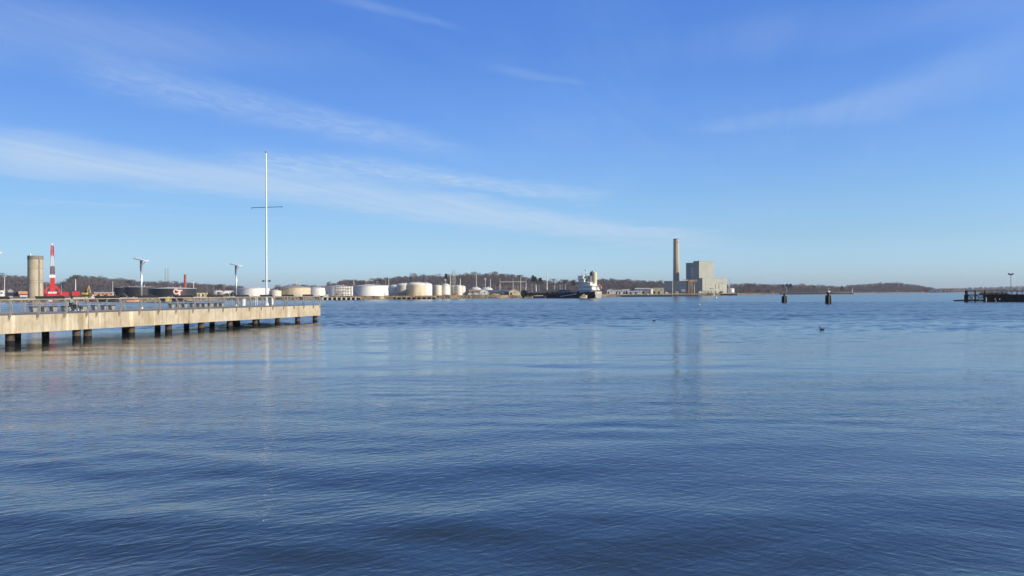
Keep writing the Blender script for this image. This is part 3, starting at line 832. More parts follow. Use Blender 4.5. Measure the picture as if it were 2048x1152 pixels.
# person on the bench, with a small-wheeled bicycle
def skin_mesh(name, chains, mat, parent, sub=2):
    me = bpy.data.meshes.new(name)
    verts = []; edges = []; rad = []; idx = {}
    def vid(p, r):
        k = tuple(round(c, 4) for c in p)
        if k not in idx:
            idx[k] = len(verts); verts.append(k); rad.append(r)
        return idx[k]
    for ch in chains:
        pr = None
        for p, r in ch:
            i = vid(p, r)
            if pr is not None and pr != i: edges.append((pr, i))
            pr = i
    me.from_pydata(verts, edges, [])
    ob = bpy.data.objects.new(name, me); col.objects.link(ob)
    sk = ob.modifiers.new('skin', 'SKIN'); sk.use_smooth_shade = True
    if not me.skin_vertices: me.skin_vertices.new()
    for i, r in enumerate(rad):
        rr = r if isinstance(r, tuple) else (r, r)
        me.skin_vertices[0].data[i].radius = rr
        me.skin_vertices[0].data[i].use_root = (i == 0)
    if sub:
        ss = ob.modifiers.new('sub', 'SUBSURF'); ss.levels = sub; ss.render_levels = sub
    me.materials.append(mat)
    ob.parent = parent
    return ob
pb = pier_pt(pier_t(141.5, 7.0), 7.0)
person = thing('person', 'person in a grey-green jacket and black trousers sitting on the pier bench, leaning over', 'person', pb)
hip = (0, 0, .52)
nk = (.06, 0, 1.06)
def arm(sy):
    shl, el, wr = (.05, sy * .2, .98), (.16, sy * .27, .74), (.40, sy * .14, .66)
    pm = (.47, sy * .11, .645)
    ch = [[((.05, 0, .96), .10), (shl, .065), (el, .045), (wr, .03), (pm, (.036, .02))]]
    for k, (ln, a) in enumerate(((.07, -.03), (.08, -.01), (.075, .01), (.06, .03))):
        p1 = (pm[0] + ln * .55, pm[1] + a, pm[2] - .012); p2 = (pm[0] + ln * .9, pm[1] + a * 1.15, pm[2] - .04)
        ch.append([(pm, (.036, .02)), (p1, .0095), (p2, .008)])
    th0 = (wr[0] + .03, wr[1] - sy * .035, wr[2] - .005)
    ch.append([(wr, .03), (th0, .012), ((th0[0] + .045, th0[1] - sy * .012, th0[2] - .02), .009)])
    return ch
kn, kf = (.47, -.13, .56), (.5, .13, .57)
an, af = (.44, -.13, .10), (.86, .16, .11)
body_ch = [[(hip, .13), ((-.01, 0, .7), (.14, .11)), ((.02, 0, .86), (.15, .11)), ((.05, 0, .96), .10), (nk, .052), ((.09, 0, 1.12), .06), ((.10, 0, 1.19), (.08, .09)), ((.10, 0, 1.27), (.07, .08))],
           [(hip, .13), ((.06, -.1, .52), .10), (kn, .068), (an, .04), ((an[0] + .12, an[1], .05), .035)],
           [(hip, .13), ((.06, .1, .52), .10), (kf, .068), (af, .04), ((af[0] + .12, af[1], .06), .035)]]
body_ch += arm(-1) + arm(1)
skin_mesh('body', body_ch, m_skin, person, 2)
m = MB(); m.lathe([(.001, 1.36), (.06, 1.345), (.098, 1.29), (.108, 1.22), (.10, 1.15), (.085, 1.12)], 14, c=(.085, 0), cap=False)
m.build('hair', m_hair, person, smooth=True)
m = MB()
for sy in (-1, 1):
    m.lathe([(.001, -.012), (.011, 0), (.001, .012)], 8, c=(0, 0), cap=False)
    m.v[-24:] = [(x + .192, y + sy * .033, z + 1.20) for x, y, z in m.v[-24:]]
m.box(.19, .215, -.012, .012, 1.15, 1.19); m.box(.186, .196, -.025, .025, 1.125, 1.133)
m.build('face', m_skin, person)
jk = [[(hip, .15), ((-.01, 0, .7), (.175, .145)), ((.02, 0, .86), (.185, .145)), ((.05, 0, .965), .13), ((.06, 0, 1.03), .075)]]
for sy in (-1, 1): jk.append([((.05, 0, .965), .13), ((.05, sy * .2, .98), .09), ((.16, sy * .27, .74), .07), ((.37, sy * .155, .665), .052)])
skin_mesh('jacket', jk, m_jacket, person, 2)
skin_mesh('trousers', [[((.0, 0, .52), .15), ((.06, -.1, .52), .12), (kn, .088), ((an[0], an[1], .14), .062)], [((.0, 0, .52), .15), ((.06, .1, .52), .12), (kf, .088), ((af[0] - .02, af[1], .14), .062)]], m_trou, person, 2)
for q in (an, af):
    skin_mesh('shoe', [[((q[0] - .03, q[1], .06), .055), ((q[0] + .08, q[1], .055), .052), ((q[0] + .2, q[1], .04), .042)]], m_shoe, person, 2)
pk = pier_pt(pier_t(148.5, 5.7), 5.7)
bk = thing('folding_bicycle', 'small-wheeled dark bicycle parked in front of the seated person', 'bicycle', pk)
for x in (-.35, .35):
    wl = MB().torus((x, 0, .225), .205, .022, 'y', 24, 6).build('wheel', m_tyre, bk)
    m = MB(); m.torus((x, 0, .225), .178, .010, 'y', 24, 5)
    for k in range(10):
        a = k * PI / 5; m.cyl((x, 0, .225), (x + .178 * math.cos(a), 0, .225 + .178 * math.sin(a)), .004, n=4)
    m.cyl((x, -.04, .225), (x, .04, .225), .02, n=8)
    m.build('rim', m_alu, wl)
m = MB(); m.cyl((-.35, 0, .225), (-.12, 0, .28), .016, n=7); m.cyl((-.12, 0, .28), (.24, 0, .46), .024, n=8); m.cyl((-.12, 0, .28), (-.2, 0, .72), .018, n=7); m.cyl((-.2, 0, .45), (-.35, 0, .225), .012, n=6)
m.cyl((.35, 0, .225), (.24, 0, .46), .018, n=7); m.build('frame', m_navy, bk)
m = MB(); m.cyl((.24, 0, .46), (.19, 0, .92), .017, n=7); m.cyl((.19, -.26, .95), (.19, .26, .95), .014, n=7); m.bar((.19, 0, .9), (.19, 0, .96), .04); m.build('handlebar', m_alu, bk)
m = MB(); m.prism([(-.34, .72), (-.32, .77), (-.1, .76), (-.04, .73), (-.1, .71)], -.06, .06); m.build('saddle', m_trou, bk)
m = MB(); m.cyl((-.12, -.06, .28), (-.12, .06, .28), .06, n=12); m.bar((-.12, -.07, .28), (-.02, -.07, .2), .02); m.bar((-.12, .07, .28), (-.22, .07, .36), .02); m.box(-.06, .03, -.15, -.07, .19, .21); m.box(-.27, -.18, .07, .15, .35, .37)
m.build('crank', m_dkst, bk)

# ------------------------------------------------------------------ near water: dolphins, birds, buoys, timber dock
def dolphin(px, ybase, ytop, label, marker):
    d = H * F / (ybase - yh(px)); p = at(px, d, 0); s = S(d)
    o = thing('mooring_dolphin', label, 'dolphin', p, .4, 'mooring dolphins in the harbour')
    hh = zp(px, ytop, d)
    n = 9
    for i in range(n):
        a = 2 * PI * i / n; r1 = .62
        h_ = hh * (.72 + .1 * ((i * 37) % 5) / 5)
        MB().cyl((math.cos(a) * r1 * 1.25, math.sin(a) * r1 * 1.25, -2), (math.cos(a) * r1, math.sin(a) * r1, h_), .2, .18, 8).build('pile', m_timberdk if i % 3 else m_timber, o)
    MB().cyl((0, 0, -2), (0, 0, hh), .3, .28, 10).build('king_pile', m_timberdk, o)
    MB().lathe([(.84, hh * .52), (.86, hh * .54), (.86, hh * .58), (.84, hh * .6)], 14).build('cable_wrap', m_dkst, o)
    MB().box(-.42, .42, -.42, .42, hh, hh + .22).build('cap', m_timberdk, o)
    if marker:
        m = MB(); m.cyl((.15, 0, hh + .22), (.15, 0, hh + 1.3), .04, n=6); m.build('mast', m_polew, o)
        MB().box(-.15, .5, -.25, .25, hh + .22, hh + .6).build('battery_box', m_white, o)
        MB().lathe([(.06, hh + 1.3), (.1, hh + 1.34), (.1, hh + 1.5), (.02, hh + 1.56)], 10, c=(.15, 0)).build('lantern', m_white, o)
    return o
dolphin(1568.5, 605, 588.5, 'cluster of dark timber piles in the water, the plain and lower dolphin', False)
dolphin(1656.5, 607, 586.0, 'cluster of dark timber piles in the water carrying a white lantern', True)

def bird(px, ybase, label, neck, sc_):
    d = H * F / (ybase - yh(px))
    o = thing('waterbird', label, 'bird', at(px, d, 0), 0)
    ch = [[((.0, 0, .07), (.085, .075)), ((-.10, 0, .075), (.08, .07)), ((-.17, 0, .10), (.05, .05))],
          [((.0, 0, .07), (.085, .075)), ((.12, 0, .075), (.075, .065)), ((.22, 0, .10), (.03, .03)), ((.28, 0, .125), (.015, .012))]]
    if neck:
        ch[0] += [((-.185, 0, .2), .036), ((-.19, 0, .3), .032), ((-.215, 0, .345), .042), ((-.255, 0, .335), .018), ((-.30, 0, .32), .007)]
    else:
        ch[0] += [((-.2, 0, .16), .034), ((-.225, 0, .195), .038), ((-.265, 0, .185), .02), ((-.31, 0, .178), .008)]
    b = skin_mesh('body', ch, m_bird, o, 2)
    o.scale = (sc_, sc_, sc_)
    return o
bird(1644, 660, 'dark long-necked waterbird swimming on the open water', True, 1.0)
bird(1308, 642.5, 'dark short-necked waterbird low on the open water', False, .85)

def buoy(px, y, r_, label, tall):
    d = H * F / (y - yh(px))
    o = thing('mooring_buoy', label, 'buoy', at(px, d, 0))
    MB().lathe([(.02, -.4 * r_), (r_ * .8, -.3 * r_), (r_, .2 * r_), (r_ * .8, .75 * r_), (.12 * r_, 1.05 * r_)], 16).build('float', m_white, o, smooth=True)
    MB().torus((0, 0, 1.1 * r_), .14 * r_, .04 * r_, 'y', 10, 5).build('ring', m_greyst, o)
    if tall:
        m = MB(); m.cyl((0, 0, r_), (0, 0, 1.5), .06, n=6); m.build('staff', m_polew, o)
        MB().lathe([(.25, 1.2), (.3, 1.25), (.02, 1.75)], 8).build('topmark', m_white, o)
buoy(1398, 610, .32, 'round white mooring buoy floating off the power plant', False)
buoy(1432, 596.5, .7, 'white buoy with a topmark close under the yellow barge', True)

# timber dock at the edge of the picture
DD = 245.0; s = S(DD)
DRZ = R(-25); dc, dsn = math.cos(DRZ), math.sin(DRZ); D0 = at(1932, DD, 0)
dock = thing('timber_dock', 'dark shaded timber dock with railing and fender piles', 'dock', D0, DRZ)
def dx(px):
    k = (px - CX) / F
    return (k * D0.y - D0.x) / (dc - k * dsn)
def dz(px, y): return zp(px, y, DD + dx(px) * dsn)
x0, x1 = dx(1936), dx(2200); dkz = 2.35
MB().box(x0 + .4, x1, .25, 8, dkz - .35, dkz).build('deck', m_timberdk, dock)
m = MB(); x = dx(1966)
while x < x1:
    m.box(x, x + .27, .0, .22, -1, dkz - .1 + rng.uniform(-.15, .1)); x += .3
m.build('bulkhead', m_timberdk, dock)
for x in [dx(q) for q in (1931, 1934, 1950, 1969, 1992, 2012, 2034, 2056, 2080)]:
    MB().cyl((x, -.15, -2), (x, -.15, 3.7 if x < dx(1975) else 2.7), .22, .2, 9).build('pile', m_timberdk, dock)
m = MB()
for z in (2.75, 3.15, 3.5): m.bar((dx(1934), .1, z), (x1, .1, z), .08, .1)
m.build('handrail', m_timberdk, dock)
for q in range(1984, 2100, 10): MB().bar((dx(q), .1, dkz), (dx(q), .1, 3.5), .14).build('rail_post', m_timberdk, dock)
m = MB()
for k in range(5): m.bar((dx(1936), -.05, .5 + k * .42), (dx(1986), -.05, .45 + k * .42), .14, .2)
for a, b in ((1936, 1952), (1952, 1969), (1969, 1986)):
    m.bar((dx(a), .1, .3), (dx(b), .1, 2.1), .14); m.bar((dx(b), .1, .3), (dx(a), .1, 2.1), .14)
m.build('brace', m_timberdk, dock)
MB().box(dx(1929), dx(1936), -.6, 1.6, -1, 2.2).build('corner_block', m_timberdk, dock)
for px, y0, y1 in ((1946, 593.5, 598), (1960, 597, 599), (1971.5, 595, 603), (1989.5, 597, 599.5), (1991, 601, 604), (1998.5, 597, 599.5), (1965, 597, 599.5)):
    MB().cyl((dx(px), -.45, dz(px, y1)), (dx(px), -.45, dz(px, y0)), .16, .16, 9).build('fender', m_white, dock)
for k, (q, w) in enumerate(((1934, .5), (1939, .6), (1944, .5))):
    MB().box(dx(q), dx(q) + w, .3, .9, 3.56, 3.9).build('white_box', m_white, dock)
fl = thing('floating_ramp', 'low dark floating ramp lying on the water at the tip of the timber dock', 'float', at(1936, 258, 0))
fx = lambda q: at(q, 258, 0).x - fl.location.x
MB().prism([(fx(1911), .34), (fx(1913), .02), (fx(1916), -.3), (fx(1966), -.3), (fx(1966), .5), (fx(1926), .52)], -1.6, 1.6).build('hull', m_timberdk, fl)
MB().box(fx(1950), fx(1958), -1.62, -1.3, .5, .72).build('edge_plank', m_tan, fl)
lp = thing('floodlight_mast', 'slim dark mast with two floodlight heads above the timber dock', 'light mast', at(2022, DD - 3, dkz))
hz_ = zp(2022, 549, DD - 3) - dkz
MB().cyl((0, 0, 0), (0, 0, hz_), .11, .08, 9).build('pole', m_greyst, lp)
MB().bar((-.45, 0, hz_ - .05), (.45, 0, hz_ - .05), .07).build('crossbar', m_dkst, lp)
for sx in (-1, 1):
    MB().box(-.36, .36, -.2, .2, -.2, .22, Matrix.Translation((sx * .48, 0, hz_ + .1)) @ Matrix.Rotation(sx * -.45, 4, 'Y')).build('floodlight', m_dkst, lp)
o = thing('stack_of_lumber', 'tan lumber pile on the timber dock behind the railing', 'lumber', at(1988, DD + 1.5, dkz), DRZ)
for k in range(3):
    MB().box(-4.2 + k * .2, 4.2 - k * .5, -.8, .8, .002 + k * .22, .2 + k * .22).build('plank', m_tan, o)

# ------------------------------------------------------------------ far shore: tanks
def tank(label, px0, px1, ye, ya, d, mat, roof=None, n=40, rim=False, stair=True, zb=LZ, dome=False, group='storage tanks on the far shore', angle=2.2):
    pc = (px0 + px1) / 2; r = (px1 - px0) / 2 * S(d) * cf(pc)
    o = thing('storage_tank', label, 'storage tank', at(pc, d, zb - .2), facing(pc), group)
    b = zb - .2
    he, ha = zp(pc, ye, d) - b, zp(pc, ya, d) - b
    sh = MB(); sh.lathe([(r, 0), (r, he)], n, cap=False); sh.build('shell', mat, o, smooth=True)
    m = MB()
    if dome: m.lathe([(r * 1.005, he - .02), (r * .97, he + (ha - he) * .3), (r * .8, he + (ha - he) * .65), (r * .5, he + (ha - he) * .9), (.3, ha)], n)
    else: m.lathe([(r * 1.012, he - .12), (r * 1.012, he), (.3, ha)], n)
    m.build('roof', roof or m_rim, o, smooth=dome)
    if rim:
        m = MB(); m.torus((0, 0, he - .25), r * 1.005, .14, 'z', n, 5); m.build('wind_girder', mat, o)
    if stair:
        m = MB(); k = 14
        for i in range(k):
            a = angle + .09 * i; a2 = a + .09
            m.bar((r * 1.02 * math.cos(-a), r * 1.02 * math.sin(-a), he * i / k), (r * 1.02 * math.cos(-a2), r * 1.02 * math.sin(-a2), he * (i + 1) / k), .3, .25)
        m.build('spiral_stair', m_greyst, o)
    m = MB(); m.cyl((r * .3, 0, he), (r * .3, 0, ha + .6), .18, n=8); m.cyl((-r * .2, r * .3, he), (-r * .2, r * .3, ha + .5), .12, n=6); m.build('roof_vent', m_rim, o)
    return o, r, he
tank('black tank farthest along, partly behind the next black tank', 226.5, 276, 574.8, 573.6, 445, m_tankblack, m_tankgrey)
tank('middle black tank standing behind the lettered one', 246, 312, 574.2, 571.8, 428, m_tankblack, m_tankgrey)
ct, cr_, che = tank('wide black tank with pale red CT lettering on its side', 298, 394, 577, 574.0, 412, m_tankblack, m_rim, 56)
# lettering wrapped on the shell: C with a T through it
def wrap(px, y, dr):
    """a point of the tank's shell above the shore, from its place along the arc and its height"""
    dd = 412 - cr_ * cf(346)
    u_ = (px - 346) * S(412) * cf(346); a = math.asin(max(-.99, min(.99, u_ / cr_)))
    return (math.sin(a) * (cr_ + dr), -math.cos(a) * (cr_ + dr), zp(346, y, dd) - (LZ - .2))
def strip(mb, pts_in, pts_out, dr):
    n = len(pts_in); vs = []
    for (a, b) in zip(pts_in, pts_out):
        vs += [wrap(*a, dr), wrap(*b, dr), wrap(*a, dr - .1), wrap(*b, dr - .1)]
    fs = []
    for i in range(n - 1):
        k = i * 4
        fs += [(k, k + 1, k + 5, k + 4), (k, k + 4, k + 6, k + 2), (k + 1, k + 3, k + 7, k + 5)]
    fs += [(0, 2, 3, 1), (4 * n - 4, 4 * n - 3, 4 * n - 1, 4 * n - 2)]
    mb.add(vs, fs)
def letters(ox, oy, grow):
    m = MB(); cx_, cy_ = 352.2 + ox, 583.0 + oy; r0, r1 = 3.4 - grow, 5.7 + grow
    an = [R(a) for a in range(62, 344, 12)]
    strip(m, [(cx_ + r0 * math.cos(a), cy_ - r0 * math.sin(a)) for a in an], [(cx_ + r1 * math.cos(a), cy_ - r1 * math.sin(a)) for a in an], .12 if not grow else .10)
    m2 = MB()
    strip(m2, [(352.8 + ox - grow, 579.6 + oy - grow), (363.8 + ox + grow, 579.6 + oy - grow)], [(352.8 + ox - grow, 582.0 + oy + grow), (363.8 + ox + grow, 582.0 + oy + grow)], .14 if not grow else .105)
    strip(m2, [(356.6 + ox - grow, 582.0 + oy), (356.6 + ox - grow, 591.0 + oy)], [(360.2 + ox + grow, 582.0 + oy), (360.2 + ox + grow, 591.0 + oy)], .14 if not grow else .105)
    return m, m2
a_, b_ = letters(0, 0, 0); a_.build('letter_c', m_logo, ct); b_.build('letter_t', m_logo, ct)
a_, b_ = letters(.7, .5, .35)
a_.build('letter_outline', m_logored, ct); b_.build('letter_outline', m_logored, ct)

tank('small white tank behind the cream one, before the dark-roofed house', 425, 446, 582.5, 581, 540, m_tankwhite, dome=True)
tank('small cream tank next to the dark-roofed house', 435, 459, 583.5, 582.8, 520, m_tankcream)
tank('wide bright white tank behind the flagpole', 476, 540, 576.6, 573.2, 515, m_tankwhite, m_white)
tank('small beige tank just past the flagpole', 539, 563, 581.6, 579.4, 505, m_tankcream, m_white)
tank('broad beige tank with rust streaks and an overhanging rim roof', 561, 622, 575.2, 570.2, 515, m_tankrust, m_tankgrey, rim=True)
tank('white tank half hidden by the one behind the scaffold', 615, 655, 576.2, 573.6, 545, m_tankwhite, m_white)
tank('pale tank standing behind the pipe scaffold', 651, 706, 572.6, 570.2, 520, m_tankwhite, m_white)
tank('pale tank hidden behind the big white one, only its far edge showing', 724, 778, 571.2, 569.5, 545, m_tankwhite, m_white)
tank('big bright white tank on the wharf with a low cone roof', 707, 769.5, 572.0, 568.4, 490, m_tankwhite, m_white, 48)
tank('shaded grey-white tank next to the big white one', 777, 806, 573, 569.2, 530, m_tankwhite, m_white, dome=True)
tank('domed white tank between the shaded one and the beige one', 793, 822, 571.5, 566.2, 520, m_tankcream, m_white, dome=True)
tank('tall domed beige tank with rust stains', 813, 851, 570.0, 564.2, 500, m_tankrust, m_white, dome=True)
tank('domed cream tank overlapping the beige rust stained one', 832, 864.5, 570.0, 565.0, 512, m_tankwhite, m_white, dome=True)
tank('slim cream tank standing by itself past the domed pair', 866, 884.5, 572, 570, 525, m_tankcream, m_white, dome=True)
tank('slim white tank behind the pale pole with a square sign', 883, 900, 571.5, 567.6, 530, m_tankwhite, m_white, dome=True)
tank('slim tank toned grey for shade behind the thick pale mast', 899, 914, 573.5, 571.5, 545, m_tankgrey, m_rim, dome=True)  # grey shell colour carries the shade on this tank
tank('cream tank at the end of the tank row', 909, 925, 572.2, 570.2, 535, m_tankcream, m_white, dome=True)
tank('small white tank tucked behind the last cream tank', 920, 931, 573.0, 571.6, 550, m_tankwhite, m_white, dome=True)
tank('low grey dome behind the flat-roofed shed', 939, 963, 580.5, 573.8, 575, m_tankgrey, m_rim, dome=True, stair=False, group='low domes')
tank('low grey dome next to the blue shed', 961, 986, 581, 574.0, 590, m_tankgrey, m_rim, dome=True, stair=False, group='low domes')
tank('stout white tank beside the power plant', 1455, 1468.5, 577, 576.2, 815, m_tankwhite, m_white, stair=False, zb=3.0)
tank('cream cylinder between the grey shed and the cream shed', 1298, 1305.5, 578.2, 577.4, 690, m_tankcream, m_white, stair=False)

# ------------------------------------------------------------------ masts and poles
def pole(name, label, px, yt, yb, d, w_px, mat, extra=None, group='poles on the far shore'):
    zb = zp(px, yb, d); zt_ = zp(px, yt, d)
    o = thing(name, label, 'pole', at(px, d, zb), 0, group)
    r = w_px * S(d) / 2; h = zt_ - zb
    MB().cyl((0, 0, 0), (0, 0, h), r * 1.15, r * .75, 8).build('shaft', mat, o)
    if extra == 'sign': MB().box(-r * 4.5, r * 4.5, -.1, .1, h - r * 7, h).build('sign_panel', m_white, o)
    elif extra == 'arms':
        m = MB()
        for k in (.06, .14): m.bar((-r * 5, 0, h * (1 - k)), (r * 5, 0, h * (1 - k)), r * 1.2)
        m.build('crossarm', mat, o)
    elif extra == 'lamp':
        MB().box(-r * 3.2, r * 3.2, -r * 2, r * 2, h, h + r * 2.2).build('lamp_head', m_rim, o)
    elif extra == 'hook':
        m = MB(); m.tube([(0, 0, h), (-r * 2, 0, h + r * 2), (-r * 8, 0, h + r * 2.4)], r * .7, 6); m.build('lamp_arm', mat, o)
    return o
POLES = [
    ('light_mast', 'thin pale mast beside the white hut at the edge of the picture', 9, 553, 592, 412, 1.5, m_polew, 'lamp'),
    ('light_mast', 'short white mast above the red boxes', 151, 558, 581, 460, 2.0, m_polew, None),
    ('utility_pole', 'thin grey pole close to the crane legs', 123, 567, 590, 440, 1.0, m_greyst, None),
    ('utility_pole', 'thin pole between the silo and the crane', 93, 565, 588, 445, .9, m_greyst, None),
    ('utility_pole', 'thin pole at the near edge of the black tanks', 225.5, 562.5, 591, 405, 1.1, m_polew, None),
    ('light_mast', 'pale mast rising past the lettered black tank', 387, 561, 577, 470, 1.3, m_polew, 'lamp'),
    ('radio_mast', 'thin white mast above the rust streaked tank', 593, 552, 571, 560, .9, m_polew, 'arms'),
    ('utility_pole', 'thin pole above the pipe scaffold', 707.8, 556, 571, 560, 1.1, m_polew, None),
    ('utility_pole', 'thin brown pole past the peak of the big white tank', 771.2, 558.5, 573, 560, 1.2, m_polewood, None),
    ('utility_pole', 'taller thin pole of the pair past the big white tank', 777.5, 556, 572, 565, 1.0, m_polew, None),
    ('utility_pole', 'grey pole in front of the slim cream tank', 884, 564, 593, 515, 1.1, m_greyst, None),
    ('sign_pole', 'thin pole carrying a square white sign above the slim white tank', 891, 558.5, 571, 560, .8, m_polew, 'sign'),
    ('light_mast', 'thick pale mast in front of the last tanks', 901, 549.5, 592, 514, 2.0, m_cream, None),
    ('light_mast', 'cream mast above the cream tank at the row end', 920.5, 557, 574, 550, 2.0, m_cream, None),
    ('light_mast', 'tall grey mast above the first grey dome', 952.6, 547, 576, 600, 1.4, m_polew, None),
    ('utility_pole', 'grey pole with crossarms above the second grey dome', 970.6, 556, 577, 600, 1.1, m_polew, 'arms'),
    ('utility_pole', 'plain grey pole above the blue shed', 981, 558, 579, 610, 1.4, m_polew, None),
    ('utility_pole', 'pale pole in front of the switchyard gantry', 1041.3, 554, 588, 560, 1.2, m_cream, None),
    ('wind_mast', 'tall white mast behind the middle of the tanker', 1094, 546.5, 580, 640, 1.9, m_white, None),
    ('vent_stack', 'short thick white stack behind the bow of the tanker', 1072, 569.5, 583, 625, 2.2, m_white, None),
    ('utility_pole', 'thin brown pole by the waterfront shed before the power plant', 1345, 560.5, 590, 722, 1.4, m_cream, None),
    ('utility_pole', 'thin pole beside the stair tower at the plant', 1388.5, 570, 588, 745, 1.0, m_white, None),
    ('light_mast', 'slim pale mast in front of the white plant tank', 1459.5, 557, 590, 790, 1.2, m_polew, None),
    ('utility_pole', 'short thin pole next to the slim mast at the plant', 1457, 568, 589, 795, .8, m_polew, None),
    ('street_lamp', 'thin curved lamp post standing on the breakwater behind the lower dolphin', 1573.4, 575, 589, 955, .9, m_polew, 'hook'),
    ('utility_pole', 'thin pole in the yard between the brick chimney and the small tanks', 414, 573, 588, 520, .8, m_greyst, 'arms'),
    ('utility_pole', 'thin pole beside the dark leafy tree past the chimney', 427, 573, 583, 560, .8, m_greyst, None),
    ('utility_pole', 'short grey pole behind the bow of the tanker', 1064, 569, 583, 640, .9, m_greyst, 'arms'),
    ('utility_pole', 'grey pole behind the foredeck of the tanker', 1078, 569, 583, 640, .9, m_greyst, None),
    ('utility_pole', 'grey pole behind the deck pipes of the tanker', 1124, 569, 582, 640, .9, m_greyst, None),
]
for nm, lab, px, yt, yb, d, wp, mt_, ex in POLES: pole(nm, lab, px, yt, yb, d, wp, mt_, ex)

def lattice(name, label, px, yt, yb, d, w0, w1, mat, arms=(), th=.28):
    zb, zt_ = zp(px, yb, d), zp(px, yt, d); h = zt_ - zb; s_ = S(d)
    o = thing(name, label, 'pylon', at(px, d, zb), .5, 'lattice pylons')
    m = MB(); n = 7; a, b = w0 * s_ / 2, w1 * s_ / 2
    cs = lambda k: [Vector((i * (a + (b - a) * k / n), j * (a + (b - a) * k / n), h * k / n)) for i, j in ((-1, -1), (1, -1), (1, 1), (-1, 1))]
    for k in range(n):
        p, q = cs(k), cs(k + 1)
        for i in range(4):
            m.bar(p[i], q[i], th); m.bar(p[i], q[(i + 1) % 4], th * .6); m.bar(q[i], q[(i + 1) % 4], th * .6)
    m.build('tower', mat, o)
    for z, w in arms:
        MB().bar((-w * s_, 0, h * z), (w * s_, 0, h * z), th * 1.3).build('crossarm', mat, o)
    return o
lattice('lattice_pylon', 'slender steel pylon rising above the lettered black tank', 330.5, 537, 578, 900, 1.6, 1.0, m_greyst, (), .25)
lattice('lattice_pylon', 'second slender steel pylon next to the first above the lettered tank', 336, 537, 578, 905, 1.6, 1.0, m_greyst, (), .25)
lattice('lattice_pylon', 'broad pale lattice tower on the crest behind the last tanks', 908, 540, 575, 640, 6.0, 3.4, m_greyst, ((.5, 5), (.3, 4.5), (.82, 4)), .13)

# brick chimney and power plant
d = 480; p = at(370.3, d, LZ); h = zp(370.3, 549, d) - LZ; s = S(d)
o = thing('brick_chimney', 'red brick chimney behind the lettered black tank', 'chimney', p)
MB().cyl((0, 0, 0), (0, 0, h), 2.9 * s, 2.1 * s, 18).build('shaft', m_brick, o, smooth=False)
MB().lathe([(2.15 * s, h - .9), (2.45 * s, h - .7), (2.45 * s, h), (1.4 * s, h), (1.4 * s, h - 1)], 18).build('cap', m_brick, o)

d = 850; s = S(d); p = at(1352.8, d, LZ); h = zp(1351, 478, d) - LZ
o = thing('power_plant_chimney', 'tall tan concrete chimney with a ladder ring, beside the plant', 'chimney', p)
MB().cyl((0, 0, 0), (0, 0, h), 6.7 * s, 5.2 * s, 32, caps=False).build('shaft', m_chim, o, smooth=True)
MB().lathe([(5.3 * s, h - .6), (5.5 * s, h - .4), (5.5 * s, h + .15), (4.4 * s, h + .15), (4.4 * s, h - 2)], 32).build('cap', m_plantstrip, o)
for z in (.43, .93):
    MB().torus((0, 0, h * z), (6.7 - 1.5 * z) * s + .1, .13, 'z', 32, 5).build('catwalk', m_greyst, o)
m = MB(); m.bar((2.5 * s, -6.1 * s, h * .3), (2.0 * s, -5.0 * s, h * .97), .12, .1); m.box(1.4 * s, 2.6 * s, -5.2 * s, -4.6 * s, h * .93, h * .955); m.build('ladder', m_dkst, o)

def rbox(mb, cx_, cy_, w, dp, z0, z1):
    mb.box(cx_ - w / 2, cx_ + w / 2, cy_ - dp / 2, cy_ + dp / 2, z0, z1)
# rotated plant blocks: front corner towards the water
ANG = R(38)     # turns the long face towards the sun
def corner_block(px_l, px_c, px_r, d):
    """corner point, widths of the two faces of a block turned by ANG, from where its three edges stand"""
    c = at(px_c, d, 0)
    ex = Vector((math.cos(ANG), math.sin(ANG), 0)); ey = Vector((-math.sin(ANG), math.cos(ANG), 0))
    def solve(px, e):
        k = (px - CX) / F
        return (k * c.y - c.x) / (e.x - k * e.y)
    return c, solve(px_r, ex), solve(px_l, ey)
d = 800
plant = thing('power_plant', 'big blocky power plant, sunlit buff on one face and dark on the other', 'power plant', at(1405, d, LZ), ANG)
c0, wr, wl = corner_block(1372.5, 1405, 1453.5, d)
hl = zp(1430, 556.5, d) - LZ
m = MB(); m.box(0, wr, 0, wl, -.3, hl); m.build('lower_block', m_plantlow, plant)
c1, wr1, wl1 = corner_block(1371.2, 1398.5, 1427.5, d + 9)
off = Matrix.Rotation(-ANG, 3, 'Z') @ (c1 - c0)
ht = zp(1413, 522.5, d + 9) - LZ
MB().box(off.x, off.x + wr1, off.y, off.y + wl1 * .42, hl - 2, ht).build('boiler_house', m_plantdk, plant)
MB().box(off.x + .8, off.x + wr1, off.y + wl1 * .42, off.y + wl1, hl * .6, ht - 1.1).build('boiler_house', m_plantdk, plant)
MB().box(off.x + .5, off.x + .78, off.y + wl1 * .44, off.y + wl1 * .60, hl + .4, ht - 6.2).build('pale_panel', m_louvre, plant)
MB().box(off.x + .5, off.x + .78, off.y + wl1 * .44, off.y + wl1 * .62, ht - 2.8, ht - 1.3).build('pale_panel', m_louvre, plant)
m = MB()
for k in range(5): m.box(off.x + .55, off.x + .79, off.y + wl1 * .64, off.y + wl1 * .97, ht - 4 - k * 3.1, ht - 3.7 - k * 3.1)
m.build('louvre', m_blue, plant)
MB().box(off.x + 2.2, off.x + 2.5, off.y - .35, off.y - .002, 0, 0.001).build('seam', m_plantstrip, plant)
m = MB()
for k in range(1, 9): m.box(off.x + .3, off.x + wr1 - .3, off.y - .06, off.y - .002, hl + (ht - hl) * k / 9 - .06, hl + (ht - hl) * k / 9 + .06)
m.build('cladding_seam', m_greywall, plant)
m = MB()
for k in range(1, 5): m.box(.4, wr - .4, -.06, -.002, hl * k / 5 - .06, hl * k / 5 + .06)
